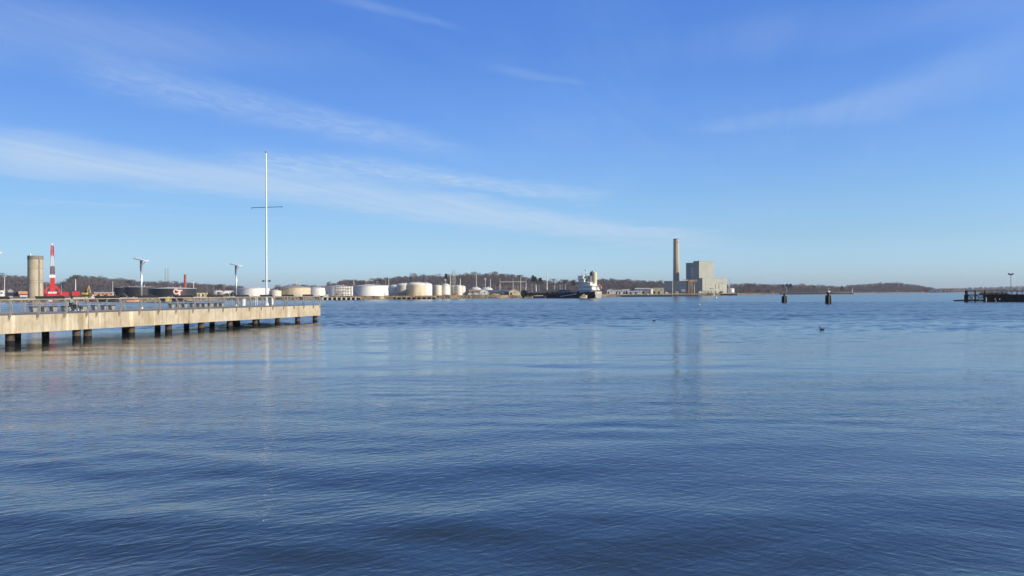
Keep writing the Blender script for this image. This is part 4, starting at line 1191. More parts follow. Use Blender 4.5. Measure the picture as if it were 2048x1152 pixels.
m.box(wr * .13, wr * .13 + .4, -.12, -.002, 0, hl * .99)
m.build('cladding_seam', m_greywall, plant)
m = MB()
for k in range(1, 12): m.box(off.x + wr1 * k / 12 - .05, off.x + wr1 * k / 12 + .05, off.y - .05, off.y - .002, hl + .1, ht - .1)
m.build('cladding_seam', m_plantlow, plant)
m = MB()
for k in range(1, 16): m.box(wr * k / 16 - .05, wr * k / 16 + .05, -.05, -.002, .2, hl - .1)
m.build('cladding_seam', m_plantdk, plant)
MB().box(off.x - .12, off.x + wr1 + .12, off.y - .14, off.y + wl1 * .42, ht, ht + .4).build('parapet', m_greywall, plant)
MB().box(-.12, wr + .12, -.14, off.y - .2, hl, hl + .3).build('parapet', m_greywall, plant)
m = MB()
for k in range(6): m.box(wr * (.56 + .065 * k), wr * (.56 + .065 * k) + .9, -.08, -.003, hl * .66, hl * .72)
m.build('vent_window', m_plantstrip, plant)
for x in (.52, .66): MB().box(wr * x, wr * x + .5, -.3, -.003, hl * .3, hl * .62).build('downpipe', m_plantstrip, plant)
for x in (.2, .34, .5): MB().box(wr * x, wr * x + 2.2, -.2, -.003, 0, hl * .16).build('loading_door', m_plantstrip, plant)
m = MB(); m.cyl((off.x + 3, off.y + 3, ht), (off.x + 3, off.y + 3, ht + .9), .8, n=10); m.box(off.x + 8, off.x + 10, off.y + 3, off.y + 5, ht, ht + .5); m.build('roof_vent', m_dkst, plant)
m = MB(); m.box(wr * .3, wr * .45, -1.2, -.4, hl * .32, hl * .34); m.bar((wr * .3, -.8, 0), (wr * .3, -.8, hl * .33), .2); m.bar((wr * .45, -.8, 0), (wr * .45, -.8, hl * .33), .2); m.build('pipe_bridge', m_greyst, plant)

d = 790; c2 = at(1350.5, d, LZ)
o = thing('turbine_hall', 'long dark blue-grey hall at the foot of the tall chimney', 'hall', c2, R(-12))
w2 = 43 * S(d); h2 = zp(1350, 562.5, d) - LZ
MB().box(-w2 / 2, w2 / 2, 0, 20, -.3, h2).build('wall', m_blue, o)
MB().box(-w2 / 2 - .3, w2 / 2 + .3, -.3, 20.3, h2, h2 + .35).build('roof', m_roofgrey, o)
m = MB()
for k in range(1, 5): m.box(-w2 / 2 + .2, w2 / 2 - .2, -.08, -.002, h2 * k / 5 - .1, h2 * k / 5 + .1)
m.build('wall_band', m_plantstrip, o)
for x in (-.2, .1): MB().box(w2 * x, w2 * x + 3, -.06, -.003, 0, 3.2).build('door', m_plantstrip, o)
MB().box(w2 * .28, w2 * .46, -.1, -.003, h2 * .12, h2 * .34).build('window', m_louvre, o)

# coal unloading tower
d = 748; s = S(d); p = at(1380, d, LZ)
o = thing('unloading_tower', 'rusty orange stair tower with a covered conveyor head on the plant wharf', 'tower', p, R(-8))
hh = zp(1380, 563, d) - LZ
m = MB()
for i, j in ((-1, -1), (1, -1), (1, 1), (-1, 1)): m.bar((i * 1.7, j * 1.7, 0), (i * 1.4, j * 1.4, hh), .4)
m.build('frame', m_towertan, o)
for k in range(6):
    z = hh * (k + .5) / 6
    MB().box(-1.8, 1.8, -1.8, 1.8, z, z + .35).build('landing', m_towertan, o)
    MB().bar((-1.4 if k % 2 else 1.4, -1.5, z + .3), (1.4 if k % 2 else -1.4, -1.5, z + hh / 6), .5, .3).build('stair_flight', m_towertan, o)
MB().box(-.6, 6.6, -1.6, 1.6, hh - .3, hh + 1.7).build('conveyor_head', m_towertan, o)
MB().box(5.4, 6.9, -1.75, 1.75, hh - .6, hh + 2.0).build('drive_house', m_tan, o)
MB().prism([(-6.5, hh + 2.4), (-1.0, hh + 1.4), (-.4, hh + .2), (-5.8, hh + 1.4)], -1.2, 1.2).build('boom', m_cream, o)
for x in (2.3, 4.4): MB().bar((x, -1.2, 0), (x, -1.2, hh - .3), .35).build('leg', m_yellow, o)
MB().box(-5.2, -1.8, -1, 1, hh - 1.2, hh + .1).build('chute', m_rust, o)

# ------------------------------------------------------------------ sheds, houses, yard things
def building(name, label, px0, px1, yt, d, depth, wall, roof, kind='flat', yr=None, doors=1, wins=3, cat='building', rz=0., zb=None, group=None):
    zb = LZ - .1 if zb is None else zb
    pc = (px0 + px1) / 2; w = (px1 - px0) * S(d) * cf(pc)
    o = thing(name, label, cat, at(pc, d, zb), rz + facing(pc), group)
    h = zp(pc, yt, d) - zb
    if kind == 'flat':
        MB().box(-w / 2, w / 2, 0, depth, -.3, h).build('wall', wall, o)
        MB().box(-w / 2 - .2, w / 2 + .2, -.2, depth + .2, h, h + .25).build('roof', roof, o)
        hw = h
    elif kind == 'gable':      # gable end faces the water
        hw = zp(pc, yr, d) - zb
        MB().prism([(-w / 2, -.3), (w / 2, -.3), (w / 2, hw), (0, h - .12), (-w / 2, hw)], 0, depth).build('wall', wall, o)
        r_ = MB()
        r_.prism([(-w / 2 - .4, hw - .12), (0, h), (w / 2 + .4, hw - .12), (w / 2 + .4, hw + .12), (0, h + .25), (-w / 2 - .4, hw + .12)], -.3, depth + .3)
        r_.build('roof', roof, o)
    elif kind == 'hip':
        hw = zp(pc, yr, d) - zb
        MB().box(-w / 2, w / 2, 0, depth, -.3, hw).build('wall', wall, o)
        MB().add([(-w / 2 - .3, -.3, hw), (w / 2 + .3, -.3, hw), (w / 2 + .3, depth + .3, hw), (-w / 2 - .3, depth + .3, hw), (-w * .3, depth / 2, h), (w * .3, depth / 2, h)], [(0, 1, 5, 4), (1, 2, 5), (2, 3, 4, 5), (3, 0, 4), (0, 3, 2, 1)]).build('roof', roof, o)
    else:                      # long ridge parallel to the water
        hw = zp(pc, yr, d) - zb
        MB().box(-w / 2, w / 2, 0, depth, -.3, hw).build('wall', wall, o)
        MB().add([(-w / 2 - .3, -.4, hw), (w / 2 + .3, -.4, hw), (w / 2 + .3, depth + .4, hw), (-w / 2 - .3, depth + .4, hw), (-w / 2 - .3, depth / 2, h), (w / 2 + .3, depth / 2, h)], [(0, 1, 5, 4), (2, 3, 4, 5), (1, 2, 5), (3, 0, 4), (0, 3, 2, 1)]).build('roof', roof, o)
    for k in range(doors):
        x = w * (-.3 + .55 * k / max(1, doors - .5)); dw = min(w * .16, 1.6)
        MB().box(x - dw / 2, x + dw / 2, -.09, -.003, 0, min(hw * .7, 2.4)).build('door', m_roofdk, o)
    for k in range(wins):
        x = w * (-.42 + .84 * (k + .5) / wins) + .3; ww = min(w / wins * .3, .9)
        MB().box(x - ww / 2, x + ww / 2, -.07, -.003, hw * .6, hw * .6 + min(hw * .25, .8)).build('window', m_glass, o)
    return o, w, h
building('hut', 'plain white hut at the very edge of the picture beside a thin mast', -6, 9.6, 581.5, 414, 6, m_white, m_white, 'flat', doors=0, wins=1)
building('house', 'small grey house with a white dormer behind the dark containers', 16, 26, 578, 455, 5, m_greywall, m_roofgrey, 'gable', 582, doors=1, wins=1)
building('warehouse', 'long low warehouse with a pale beam roof and orange wall behind the workboat', 189, 228, 584.2, 420, 9, m_orange, m_rim, 'ridge', 586.2, doors=2, wins=4)
building('shed', 'low beige shed between the lettered tank and the small tanks', 393.5, 415.5, 586.2, 500, 7, m_cream, m_tan, 'flat', doors=2, wins=3)
building('house', 'dark-roofed house on the rise behind the small tanks', 449, 468, 576.2, 600, 8, m_white, m_roofdk, 'hip', 581, doors=1, wins=3)
building('shed', 'white shed between the cream tank and the wide white tank', 459.5, 476.5, 583.2, 512, 6, m_white, m_rim, 'flat', doors=2, wins=2)
building('hut', 'small white hut on the wharf before the scaffold', 647, 657, 590, 456, 2.4, m_white, m_white, 'flat', doors=0, wins=1)
building('house', 'narrow white tower house on the slope behind the big white tank', 752.5, 757, 560, 800, 4, m_white, m_roofdk, 'hip', 562, doors=0, wins=2, zb=9.5)
building('hut', 'cream concrete pump house standing in the wharf face by the big white tank', 757.5, 768, 592.2, 455, 4, m_cream, m_cream, 'flat', doors=1, wins=0, zb=.6)
building('shed', 'open-fronted shed with a broad tan roof over white vans', 938, 961, 579.2, 545, 9, m_greywall, m_tan, 'ridge', 582.4, doors=2, wins=2)
building('shed', 'grey shed with a pale slanting roof before the blue shed', 960, 977, 577.5, 555, 10, m_white, m_roofgrey, 'gable', 582.8, doors=2, wins=1)
building('warehouse', 'long blue-grey warehouse before the switchyard', 975, 1018, 579.6, 565, 12, m_blue, m_blue, 'ridge', 583.2, doors=3, wins=3)
building('shed', 'cream shed with a pointed gable end facing the water', 1018, 1040, 578.2, 555, 9, m_cream, m_cream, 'gable', 583.2, doors=1, wins=1)
building('shed', 'low yellowish shed just past the cream gable', 1040, 1057, 583.6, 600, 6, m_cream, m_roofgrey, 'ridge', 584.8, doors=1, wins=3)
building('shed', 'white shed just past the stern of the tanker', 1214, 1230, 578.0, 640, 8, m_white, m_white, 'gable', 581.0, doors=1, wins=1)
building('shed', 'small white hall with dark openings between the tanker and the grey shed', 1230, 1246, 580.2, 655, 7, m_white, m_white, 'flat', doors=2, wins=2)
building('shed', 'low white hall under a dark tank, past the small white hall', 1245, 1259, 579.0, 665, 7, m_white, m_rim, 'flat', doors=2, wins=3)
building('shed', 'long white canteen hall before the grey shed', 1256, 1284, 581.8, 660, 7, m_white, m_white, 'ridge', 583.0, doors=2, wins=5)
building('warehouse', 'large grey shed with a shallow roof before the power plant', 1270, 1300, 575.8, 700, 12, m_greywall, m_rim, 'ridge', 577.8, doors=2, wins=2)
building('warehouse', 'cream flat warehouse before the dark turbine hall', 1304.5, 1328, 576.2, 705, 12, m_cream, m_rim, 'flat', doors=2, wins=2)
building('hut', 'small white hut at the foot of the turbine hall', 1350.5, 1357, 583.4, 728, 3, m_white, m_white, 'flat', doors=1, wins=1)
building('shed', 'small white shed on the shore near the lower dolphin', 1544, 1549, 583.8, 985, 3, m_white, m_white, 'flat', doors=1, wins=0, zb=1.4)
building('shed', 'low tan shed on the breakwater root behind the lower dolphin', 1560, 1567, 583.6, 990, 3, m_tan, m_tan, 'flat', doors=1, wins=0, zb=1.4)
building('house', 'white house on the shore behind the taller dolphin', 1664, 1670, 581.2, 1300, 5, m_white, m_roofdk, 'gable', 583, doors=1, wins=1, zb=1.5)
building('cottage', 'lone white cottage below the wooded headland', 1791, 1795, 580.2, 1500, 4, m_white, m_white, 'gable', 581.5, doors=1, wins=1, zb=1.4)
building('house', 'red beach house at the end of the headland', 1850, 1855.5, 577.8, 1500, 6, m_red, m_red, 'gable', 579, doors=1, wins=2, zb=1.4)
building('house', 'long white beach house beside the red one', 1861, 1884, 579.0, 1480, 8, m_white, m_roofdk, 'flat', doors=3, wins=6, zb=1.4)
building('house', 'white beach house with a dark veranda nearest the timber dock', 1891, 1908, 577.8, 1480, 8, m_white, m_rust, 'ridge', 580.4, doors=2, wins=4, zb=1.4)
building('house', 'small grey house on the shore between the two white beach houses', 1884, 1891, 580.2, 1490, 6, m_greywall, m_roofgrey, 'gable', 581.8, doors=1, wins=1, zb=1.4)

building('house', 'white house on the hazy shore seen past the floodlight mast', 2013, 2019, 576.5, 1620, 6, m_white, m_roofgrey, 'gable', 578.5, doors=1, wins=2, zb=1.6)
building('house', 'pale long house on the hazy shore at the edge of the photo', 2033, 2043, 576.8, 1620, 6, m_white, m_roofgrey, 'hip', 578.8, doors=1, wins=4, zb=1.6)

# silo
d = 432; s = S(d); p = at(70.8, d, LZ - .2); h = zp(71, 511, d) - LZ
s *= cf(71); o = thing('concrete_silo', 'tall tan concrete silo with a grey top band', 'silo', p, facing(71))
MB().cyl((0, 0, 0), (0, 0, h - 9 * s), 16 * s, 16 * s, 40, caps=False).build('shaft', m_silo, o, smooth=True)
m = MB(); m.lathe([(16 * s, h - 9 * s), (16.35 * s, h - 8.6 * s), (16.35 * s, h), (15 * s, h), (15 * s, h - .5)], 40); m.build('top_band', m_silocap, o)
a = R(-62); m = MB(); m.bar((16.2 * s * math.cos(a), 16.2 * s * math.sin(a), 0), (16.2 * s * math.cos(a), 16.2 * s * math.sin(a), h - .1), .8, .35, up=(math.cos(a), math.sin(a), 0)); m.build('vertical_duct', m_silocap, o)
m = MB()
for z in (.36, .42, .70): m.torus((0, 0, h * z), 16.05 * s, .09, 'z', 40, 4)
m.build('pour_joint', m_silocap, o)
m = MB(); m.cyl((-10 * s, -5 * s, h), (-10 * s, -5 * s, h + 1.), .5, n=8); m.build('roof_vent', m_white, o)
for z, a2 in ((.24, -50), (.31, -52)):
    MB().lathe([(.1, -.3), (.35, -.2), (.35, .2), (.1, .3)], 10).build('lamp', m_white, o, loc=(16.3 * s * math.cos(R(a2)), 16.3 * s * math.sin(R(a2)), h * z))

# red crane
d = 458; s = S(d); p = at(105, d, LZ - .2); zz = lambda y: zp(105, y, d) - (LZ - .2)
s *= cf(105); o = thing('lattice_crane', 'red and white harbour crane with an upright lattice boom', 'crane', p, facing(105))
MB().box(-17.5 * s, 17.5 * s, -3, 3, 0, zz(583)).build('undercarriage', m_red, o)
m = MB(); m.prism([(-5 * s, zz(583.2)), (5.5 * s, zz(583.2)), (4.6 * s, zz(556)), (-4.6 * s, zz(556))], -1.4, 1.4); m.build('tower', m_red, o)
for sx in (-1, 1):
    m = MB(); m.prism([(sx * 5 * s, zz(570)), (sx * 5 * s, zz(574)), (sx * 15.8 * s, zz(584)), (sx * 17 * s, zz(584)), (sx * 17 * s, zz(580))], -1, 1)
    m.build('stabiliser_leg', m_red, o)
    MB().box(sx * 14 * s - .7, sx * 14 * s + .7, -3.4, -3, 0, 1.5).build('wheel_bogie', m_maroon, o)
MB().box(-6 * s, 6 * s, -1.7, 1.7, zz(555.6), zz(549.6)).build('white_collar', m_white, o)
def boom_seg(y0, y1, w0, w1, mat, xo0, xo1):
    tk = .30 if mat is m_white else .46
    m = MB(); n = 4
    for k in range(n):
        f0, f1 = k / n, (k + 1) / n
        A = lambda f_: (xo0 + (xo1 - xo0) * f_, (w0 + (w1 - w0) * f_) / 2, zz(y0 + (y1 - y0) * f_))
        (x0_, h0_, z0_), (x1_, h1_, z1_) = A(f0), A(f1)
        q = [(-1, -1), (1, -1), (1, 1), (-1, 1)]
        for i in range(4):
            a0 = ((x0_ + q[i][0] * h0_) * s, q[i][1] * h0_ * s, z0_); a1 = ((x1_ + q[i][0] * h1_) * s, q[i][1] * h1_ * s, z1_)
            j = (i + 1) % 4
            b1 = ((x1_ + q[j][0] * h1_) * s, q[j][1] * h1_ * s, z1_)
            m.bar(a0, a1, tk); m.bar(a0, b1, tk * .6); m.bar(a1, b1, tk * .6)
    m.build('boom_section', mat, o)
boom_seg(549.4, 533, 7.6, 6.6, m_maroon, 0, 0)
boom_seg(533, 512, 6.6, 5.6, m_white, 0, -.2)
boom_seg(512, 491, 5.6, 4.4, m_red, -.2, -.6)
MB().prism([(-2.4 * s, zz(491)), (2 * s, zz(491)), (.6 * s, zz(487)), (-1.4 * s, zz(487))], -.5, .5).build('boom_tip', m_white, o)
m = MB()
m.cyl((2.6 * s, -.8, zz(494)), (4.4 * s, -.8, zz(550)), .14, n=5); m.cyl((-3.4 * s, -.8, zz(500)), (-4.4 * s, -.8, zz(550)), .14, n=5); m.build('stay_cable', m_dkst, o)
for x0_, x1_ in ((-8.6, -.6), (.2, 8.2)):
    sg = MB().box(x0_ * s, x1_ * s, -3.16, -3.02, zz(587.2), zz(583.6)).build('sign_panel', m_white, o)
    m = MB(); n = 5
    for k in range(n):
        a = x0_ + .9 + (x1_ - x0_ - 1.8) * k / n
        m.box(a * s, (a + .7) * s, -3.2, -3.165, zz(586.3), zz(584.8 if k % 2 else 584.4))
    m.build('lettering', m_logo, sg)
MB().box(-15 * s, -10 * s, -3.3, -3.02, zz(590), zz(587)).build('engine_cover', m_maroon, o)
MB().box(9 * s, 14 * s, -3.3, -3.02, zz(589), zz(585)).build('engine_cover', m_maroon, o)

# containers and boxes
def container(label, px0, px1, yt, yb, d, mat, dp=2.6, group='containers on the quay', name='shipping_container'):
    pc = (px0 + px1) / 2; w = (px1 - px0) * S(d) * cf(pc); zb = max(zp(pc, yb, d), .3); h = zp(pc, yt, d) - zb
    o = thing(name, label, 'container', at(pc, d, zb), facing(pc), group)
    m = MB(); m.box(-w / 2, w / 2, 0, dp, 0, h)
    n = max(4, int(w / .6))
    for k in range(n):
        x = -w / 2 + w * (k + .25) / n; m.box(x, x + w / n * .5, -.07, -.002, h * .08, h * .92)
    m.build('body', mat, o)
    m = MB()
    for x in (-w / 2, w / 2 - .18):
        m.box(x - .02, x + .2, -.1, -.075, 0, h)
    m.build('corner_post', mat, o)
    MB().box(-w / 2 - .02, w / 2 + .02, -.1, dp + .05, h, h + .12).build('lid', m_rim if mat in (m_orange,) else mat, o)
    return o
container('long dark navy container beside the white hut', 10.3, 37, 585.2, 592, 418, m_navy)
container('dark container under the orange one beside the silo', 37, 55, 588.4, 592, 418, m_maroon)
container('orange container on top of the dark one beside the silo', 37, 55, 583.2, 588.2, 418, m_orange)
container('low pale blue container in front of the stacked pair beside the silo', 40, 55, 590.4, 594, 413, m_louvre, 1.6)
container('red container nearest the crane legs', 124, 138, 584.4, 592.5, 423, m_red)
container('brighter red container between the crane and the excavator', 144.5, 160, 583.4, 592, 424, m_red)
container('flat cream deckhouse container below the crane', 96, 105, 601, 606, 398, m_white, 2, name='white_cabin')

# excavator
d = 440; s = S(d); p = at(172, d, LZ + .9)
o = thing('excavator', 'yellow excavator with its arm bent over on a brown mound', 'excavator', p)
MB().box(-2.2, 1.0, -1.2, 1.2, 0, .8).build('track', m_dkst, o)
MB().box(-2.0, .9, -1.1, 1.1, .8, 2.0).build('body', m_yellow, o)
MB().box(-.4, .9, -1.15, .0, 2.0, 3.1).build('cab', m_glass, o)
zt_ = zp(172, 571, d) - (LZ + .9)
m = MB(); m.bar((.3, .3, 1.6), (1.6, .3, zt_ - .2), .5, .5); m.bar((1.5, .3, zt_ - .2), (2.6, .3, 1.5), .42, .42); m.build('arm', m_yellow, o)
MB().prism([(2.2, 1.5), (3.0, 1.6), (2.9, .7), (2.1, .8)], -.3, .9).build('bucket', m_rust, o)
def mound(label, px0, px1, yt, d, mat, kind='mound', cat='mound', zb=LZ):
    r_ = random.Random(int(px0)); pc = (px0 + px1) / 2; w = (px1 - px0) * S(d) / 2; h = zp(pc, yt, d) - zb
    m = MB(); n = 18; prof = [(1.0, -.3), (.86, .3 * h), (.62, .68 * h), (.3, .95 * h), (.05, h)]
    vs = []; 
    for q, z in prof:
        for i in range(n):
            a = 2 * PI * i / n; k = q * (1 + r_.uniform(-.12, .12)); vs.append((w * k * math.cos(a), w * .6 * k * math.sin(a), z * (1 + r_.uniform(-.08, .08))))
    fs = [(j * n + i, j * n + (i + 1) % n, (j + 1) * n + (i + 1) % n, (j + 1) * n + i) for j in range(len(prof) - 1) for i in range(n)] + [tuple(range((len(prof) - 1) * n, len(prof) * n))]
    o = m.add(vs, fs).build(kind, mat, None, loc=at(pc, d, zb))
    return tag(o, label, cat)
mound('brown scrap mound under the excavator', 158, 190, 583.5, 446, m_scrub, 'scrap_mound')
mound('dark mound between the lettered tank and the small tanks', 412, 433, 586.5, 478, m_roofdk, 'dark_mound')
mound('tan earth mound on the shore before the last tanks', 884, 902, 589.0, 516, m_tan, 'earth_mound')
mound('rusty red mound on the shore under the cream end tank', 906, 914, 587.0, 517, m_brick, 'rust_mound')
mound('pale sandy mound before the blue warehouse', 978, 1000, 587.2, 530, m_tan, 'sand_mound')

# big pale pipe on the quay
d = 400; o = thing('steel_pipe', 'long pale yellow pipe lying along the quay behind the seated person', 'pipe', at(159, d, zp(159, 598, d)))
w = 31 * S(d); m = MB(); m.cyl((-w / 2, 0, .45), (w / 2, 0, .55), .5, .5, 14); m.build('barrel', m_cream, o)
m = MB()
for x in (-.3, .3): m.box(w * x - .2, w * x + .2, -.6, .6, -1.2, .1)
m.build('cradle', m_rust, o)

# boats
def boat(name, label, px0, px1, ywl, ydeck, hullmat, cabin, d=None, mast=True, bow=1, cat='boat', group=None, rz=0., stripe=None):
    d = H * F / (ywl - yh((px0 + px1) / 2)) if d is None else d
    pc = (px0 + px1) / 2; L_ = (px1 - px0) * S(d) * cf(pc); fb = max(.4, zp(pc, ydeck, d)); B = max(1.6, L_ * .26)
    o = thing(name, label, cat, at(pc, d, 0), rz + facing(pc), group)
    secs = [(-.5, .82, .0), (-.35, .95, .0), (.0, 1., .0), (.28, .85, .06), (.42, .5, .2), (.5, .04, .35)]
    m = MB(); vs = []
    for x, b, rise in secs:
        X_ = bow * x * L_; hb = B / 2 * b; zt2 = fb * (1 + rise)
        vs += [(X_, -hb, zt2), (X_ - bow * (.03 * L_ if x > .3 else 0), -hb * .82, -.3), (X_ - bow * (.03 * L_ if x > .3 else 0), hb * .82, -.3), (X_, hb, zt2)]
    fs = []
    for k in range(len(secs) - 1):
        a = k * 4
        for i in range(3): fs.append((a + i, a + i + 1, a + 5 + i, a + 4 + i))
        fs.append((a + 3, a, a + 4, a + 7))
    fs += [(0, 3, 2, 1), (4 * len(secs) - 4, 4 * len(secs) - 3, 4 * len(secs) - 2, 4 * len(secs) - 1)]
    m.add(vs, fs); m.build('hull', hullmat, o)
    for (x0_, x1_, z0_, z1_, mat) in cabin:
        c_ = MB().box(bow * x0_ * L_ if bow > 0 else -x1_ * L_, bow * x1_ * L_ if bow > 0 else -x0_ * L_, -B * .3, B * .3, fb + z0_ * L_, fb + z1_ * L_).build('cabin', mat, o)
        q0, q1 = sorted((bow * x0_ * L_, bow * x1_ * L_))
        mm = MB(); n = 3
        for k in range(n): mm.box(q0 + (q1 - q0) * (k + .2) / n, q0 + (q1 - q0) * (k + .75) / n, -B * .3 - .05, -B * .3 - .003, fb + (z0_ + (z1_ - z0_) * .55) * L_, fb + (z0_ + (z1_ - z0_) * .85) * L_)
        mm.build('window', m_glass, c_)
    if mast:
        top = max(c[3] for c in cabin) * L_ + fb if cabin else fb
        mm = MB(); mm.cyl((bow * .05 * L_, 0, fb), (bow * .05 * L_, 0, top + .16 * L_), .07, n=6); mm.bar((bow * .05 * L_ - .4, 0, top + .1 * L_), (bow * .05 * L_ + .4, 0, top + .1 * L_), .08); mm.build('mast', m_polew, o)
    MB().box(-.5 * L_ + .1, .38 * L_, -B * .52, -B * .47, fb * .78, fb * .95).build('rub_rail', stripe or m_tyre, o) if bow > 0 else MB().box(-.38 * L_, .5 * L_ - .1, -B * .52, -B * .47, fb * .78, fb * .95).build('rub_rail', stripe or m_tyre, o)
    return o
boat('tugboat', 'dark red workboat with white upperworks beside the warehouse', 178, 193, 603.0, 595.5, m_hullred, [(-.2, .25, 0, .28, m_white), (-.05, .2, .28, .45, m_white)], mast=True, bow=1, d=392)
boat('flat_barge', 'long dark empty barge moored along the quay under the warehouse', 193, 241, 603.8, 597.5, m_hull, [(-.46, -.4, 0, .05, m_rust)], mast=False, bow=1, d=386, cat='barge')
boat('workboat', 'bright orange workboat between the barge and the lettered tank', 253, 279, 603.2, 598.8, m_orange, [(-.3, -.02, 0, .11, m_red), (.08, .26, 0, .09, m_yellow)], mast=True, bow=1, d=388)
boat('workboat', 'small yellow boat moored below the letters on the black tank', 329, 343, 600.0, 594.6, m_yellow, [(-.25, .1, 0, .12, m_cream)], mast=False, bow=-1, d=400)
boat('flat_barge', 'low tan barge at the bow of the tanker', 1048, 1067, 595.6, 592.6, m_tan, [(-.2, 0, 0, .1, m_timber), (.2, .3, 0, .16, m_rust)], mast=False, bow=1, d=500, cat='barge')
boat('launch', 'low blue and white launch lying along the tanker near its bow', 1066, 1093, 594.8, 592.2, m_navy, [(-.4, .25, 0, .07, m_louvre)], mast=False, bow=1, d=497)
boat('tugboat', 'small cream tug moored under the stern of the tanker', 1159.5, 1174.5, 594.6, 591.4, m_cream, [(-.25, .3, 0, .12, m_cream), (-.05, .15, .12, .24, m_white)], mast=False, bow=1, d=497)
boat('flat_barge', 'yellow barge with a small deck crane moored at the power plant wharf', 1413, 1429.5, 591.2, 587.4, m_yellow, [(-.1, .1, 0, .14, m_yellow), (.28, .4, 0, .1, m_white)], mast=True, bow=1, d=722, cat='barge')
boat('flat_barge', 'square cream pontoon at the wharf before the cream warehouse', 1287.5, 1296.5, 592.9, 588.6, m_cream, [], mast=False, bow=1, d=636, cat='barge')
boat('flat_barge', 'small white pontoon at the waterline under the white plant tank', 1450.5, 1459, 590.6, 587.8, m_cream, [], mast=False, bow=1, d=775, cat='barge')

# tanker
d = 512; s = S(d)
AL = R(34)
stern_px = 1196
sp_ = at(1197, 500, 0)
ship = thing('tanker_ship', 'black-hulled tanker with a white stern deckhouse and cream funnel moored at the far shore', 'ship', sp_, PI - AL)
# local x: forward to the bow (away and to the left), local y: starboard side is -y ... the lens sees +y side
Ls, Bs = 62.0, 11.5
fb = 3.4
secs = [(0, .86, 4.4, 1.6), (.02, .93, 4.3, .6), (.07, 1, 4.1, -.4), (.16, 1, 3.5, -1), (.6, 1, 3.3, -1), (.82, .96, 3.4, -1), (.91, .72, 3.9, -1), (.97, .32, 4.6, -1), (1.0, .04, 5.0, -.8)]
m = MB(); vs = []
for x, b, zt2, zk in secs:
    X_ = x * Ls; hb = Bs / 2 * b
    X2 = X_ - (2.2 if x > .9 else 0)
    vs += [(X_, -hb, zt2), (X_, -hb * .98, zt2 * .5), (X2, -hb * .8, zk), (X2, hb * .8, zk), (X_, hb * .98, zt2 * .5), (X_, hb, zt2)]
fs = []
for k in range(len(secs) - 1):
    a = k * 6
    for i in range(5): fs.append((a + i, a + i + 1, a + 7 + i, a + 6 + i))
    fs.append((a + 5, a, a + 6, a + 11))
e = 6 * (len(secs) - 1); fs.append(tuple(range(e, e + 6)))
m.add(vs, fs); m.build('hull', m_hull, ship)
MB().add([(-.03, -Bs / 2 * .86, 4.4), (-.03, -Bs / 2 * .84, 2.2), (-.03, -Bs / 2 * .6, 1.2), (-.03, Bs / 2 * .6, 1.2), (-.03, Bs / 2 * .84, 2.2), (-.03, Bs / 2 * .86, 4.4), (.3, -Bs / 2 * .84, 4.38), (.3, Bs / 2 * .84, 4.38), (.3, 0, 1.0)], [(5, 4, 3, 2, 1, 0), (0, 6, 7, 5), (2, 3, 8)]).build('transom', m_sternlit, ship)
m = MB(); m.box(-.09, -.035, -2.4, 2.4, 3.3, 3.75); m.box(-.09, -.035, -1.5, 1.5, 2.6, 2.9); m.build('name_lettering', m_white, ship)
m = MB(); m.add([(0, Bs / 2 * .8, 1.2), (.0, Bs / 2 * .6, .0), (.0, -Bs / 2 * .6, .0), (.0, -Bs / 2 * .8, 1.2), (.4, Bs / 2 * .8, 1.2), (.4, -Bs / 2 * .8, 1.2), (1.2, Bs / 2 * .6, -.5), (1.2, -Bs / 2 * .6, -.5)], [(0, 1, 2, 3), (0, 4, 6, 1), (3, 2, 7, 5)]); m.build('counter', m_sternlit, ship)
def deckhouse(x0, x1, hw, z0, z1, mat, name='deckhouse'):
    return MB().box(x0, x1, -hw, hw, z0, z1).build(name, mat, ship)
zd = 3.6
hs = Bs / 2
m = MB()
for k in range(8):
    m.box(2.6 + k * 1.15, 2.6 + k * 1.15 + .35, hs - .7, hs - .3, zd, zd + 1.6)
    m.box(2.6 + k * 1.15, 2.6 + k * 1.15 + .35, -hs + .3, -hs + .7, zd, zd + 1.6)
m.build('pillar', m_white, ship)
deckhouse(2.2, 11.8, hs - .9, zd, zd + 1.6, m_blue)
deckhouse(1.6, 12.2, hs - .15, zd + 1.6, zd + 2.2, m_white, 'deck_slab')
D1 = deckhouse(2.2, 12, hs - .6, zd + 2.2, zd + 4.4, m_white)
D2 = deckhouse(1.2, 12.8, hs + .1, zd + 4.4, zd + 4.65, m_white, 'deck_slab')
D3 = deckhouse(3.6, 12, hs - .9, zd + 4.7, zd + 6.8, m_white)
D4 = deckhouse(5.2, 13.4, hs + .1, zd + 6.8, zd + 7.05, m_white, 'deck_slab')
D5 = deckhouse(8.2, 12.6, hs - .9, zd + 7.1, zd + 9.0, m_white)
D6 = deckhouse(7.6, 13.6, hs + .6, zd + 9.0, zd + 9.3, m_white, 'bridge_wing')
D7 = deckhouse(9.2, 13.0, hs - 1.4, zd + 9.3, zd + 11.0, m_white, 'wheelhouse')
deckhouse(8.8, 13.4, hs - 1.0, zd + 11.0, zd + 11.3, m_white, 'roof_slab')
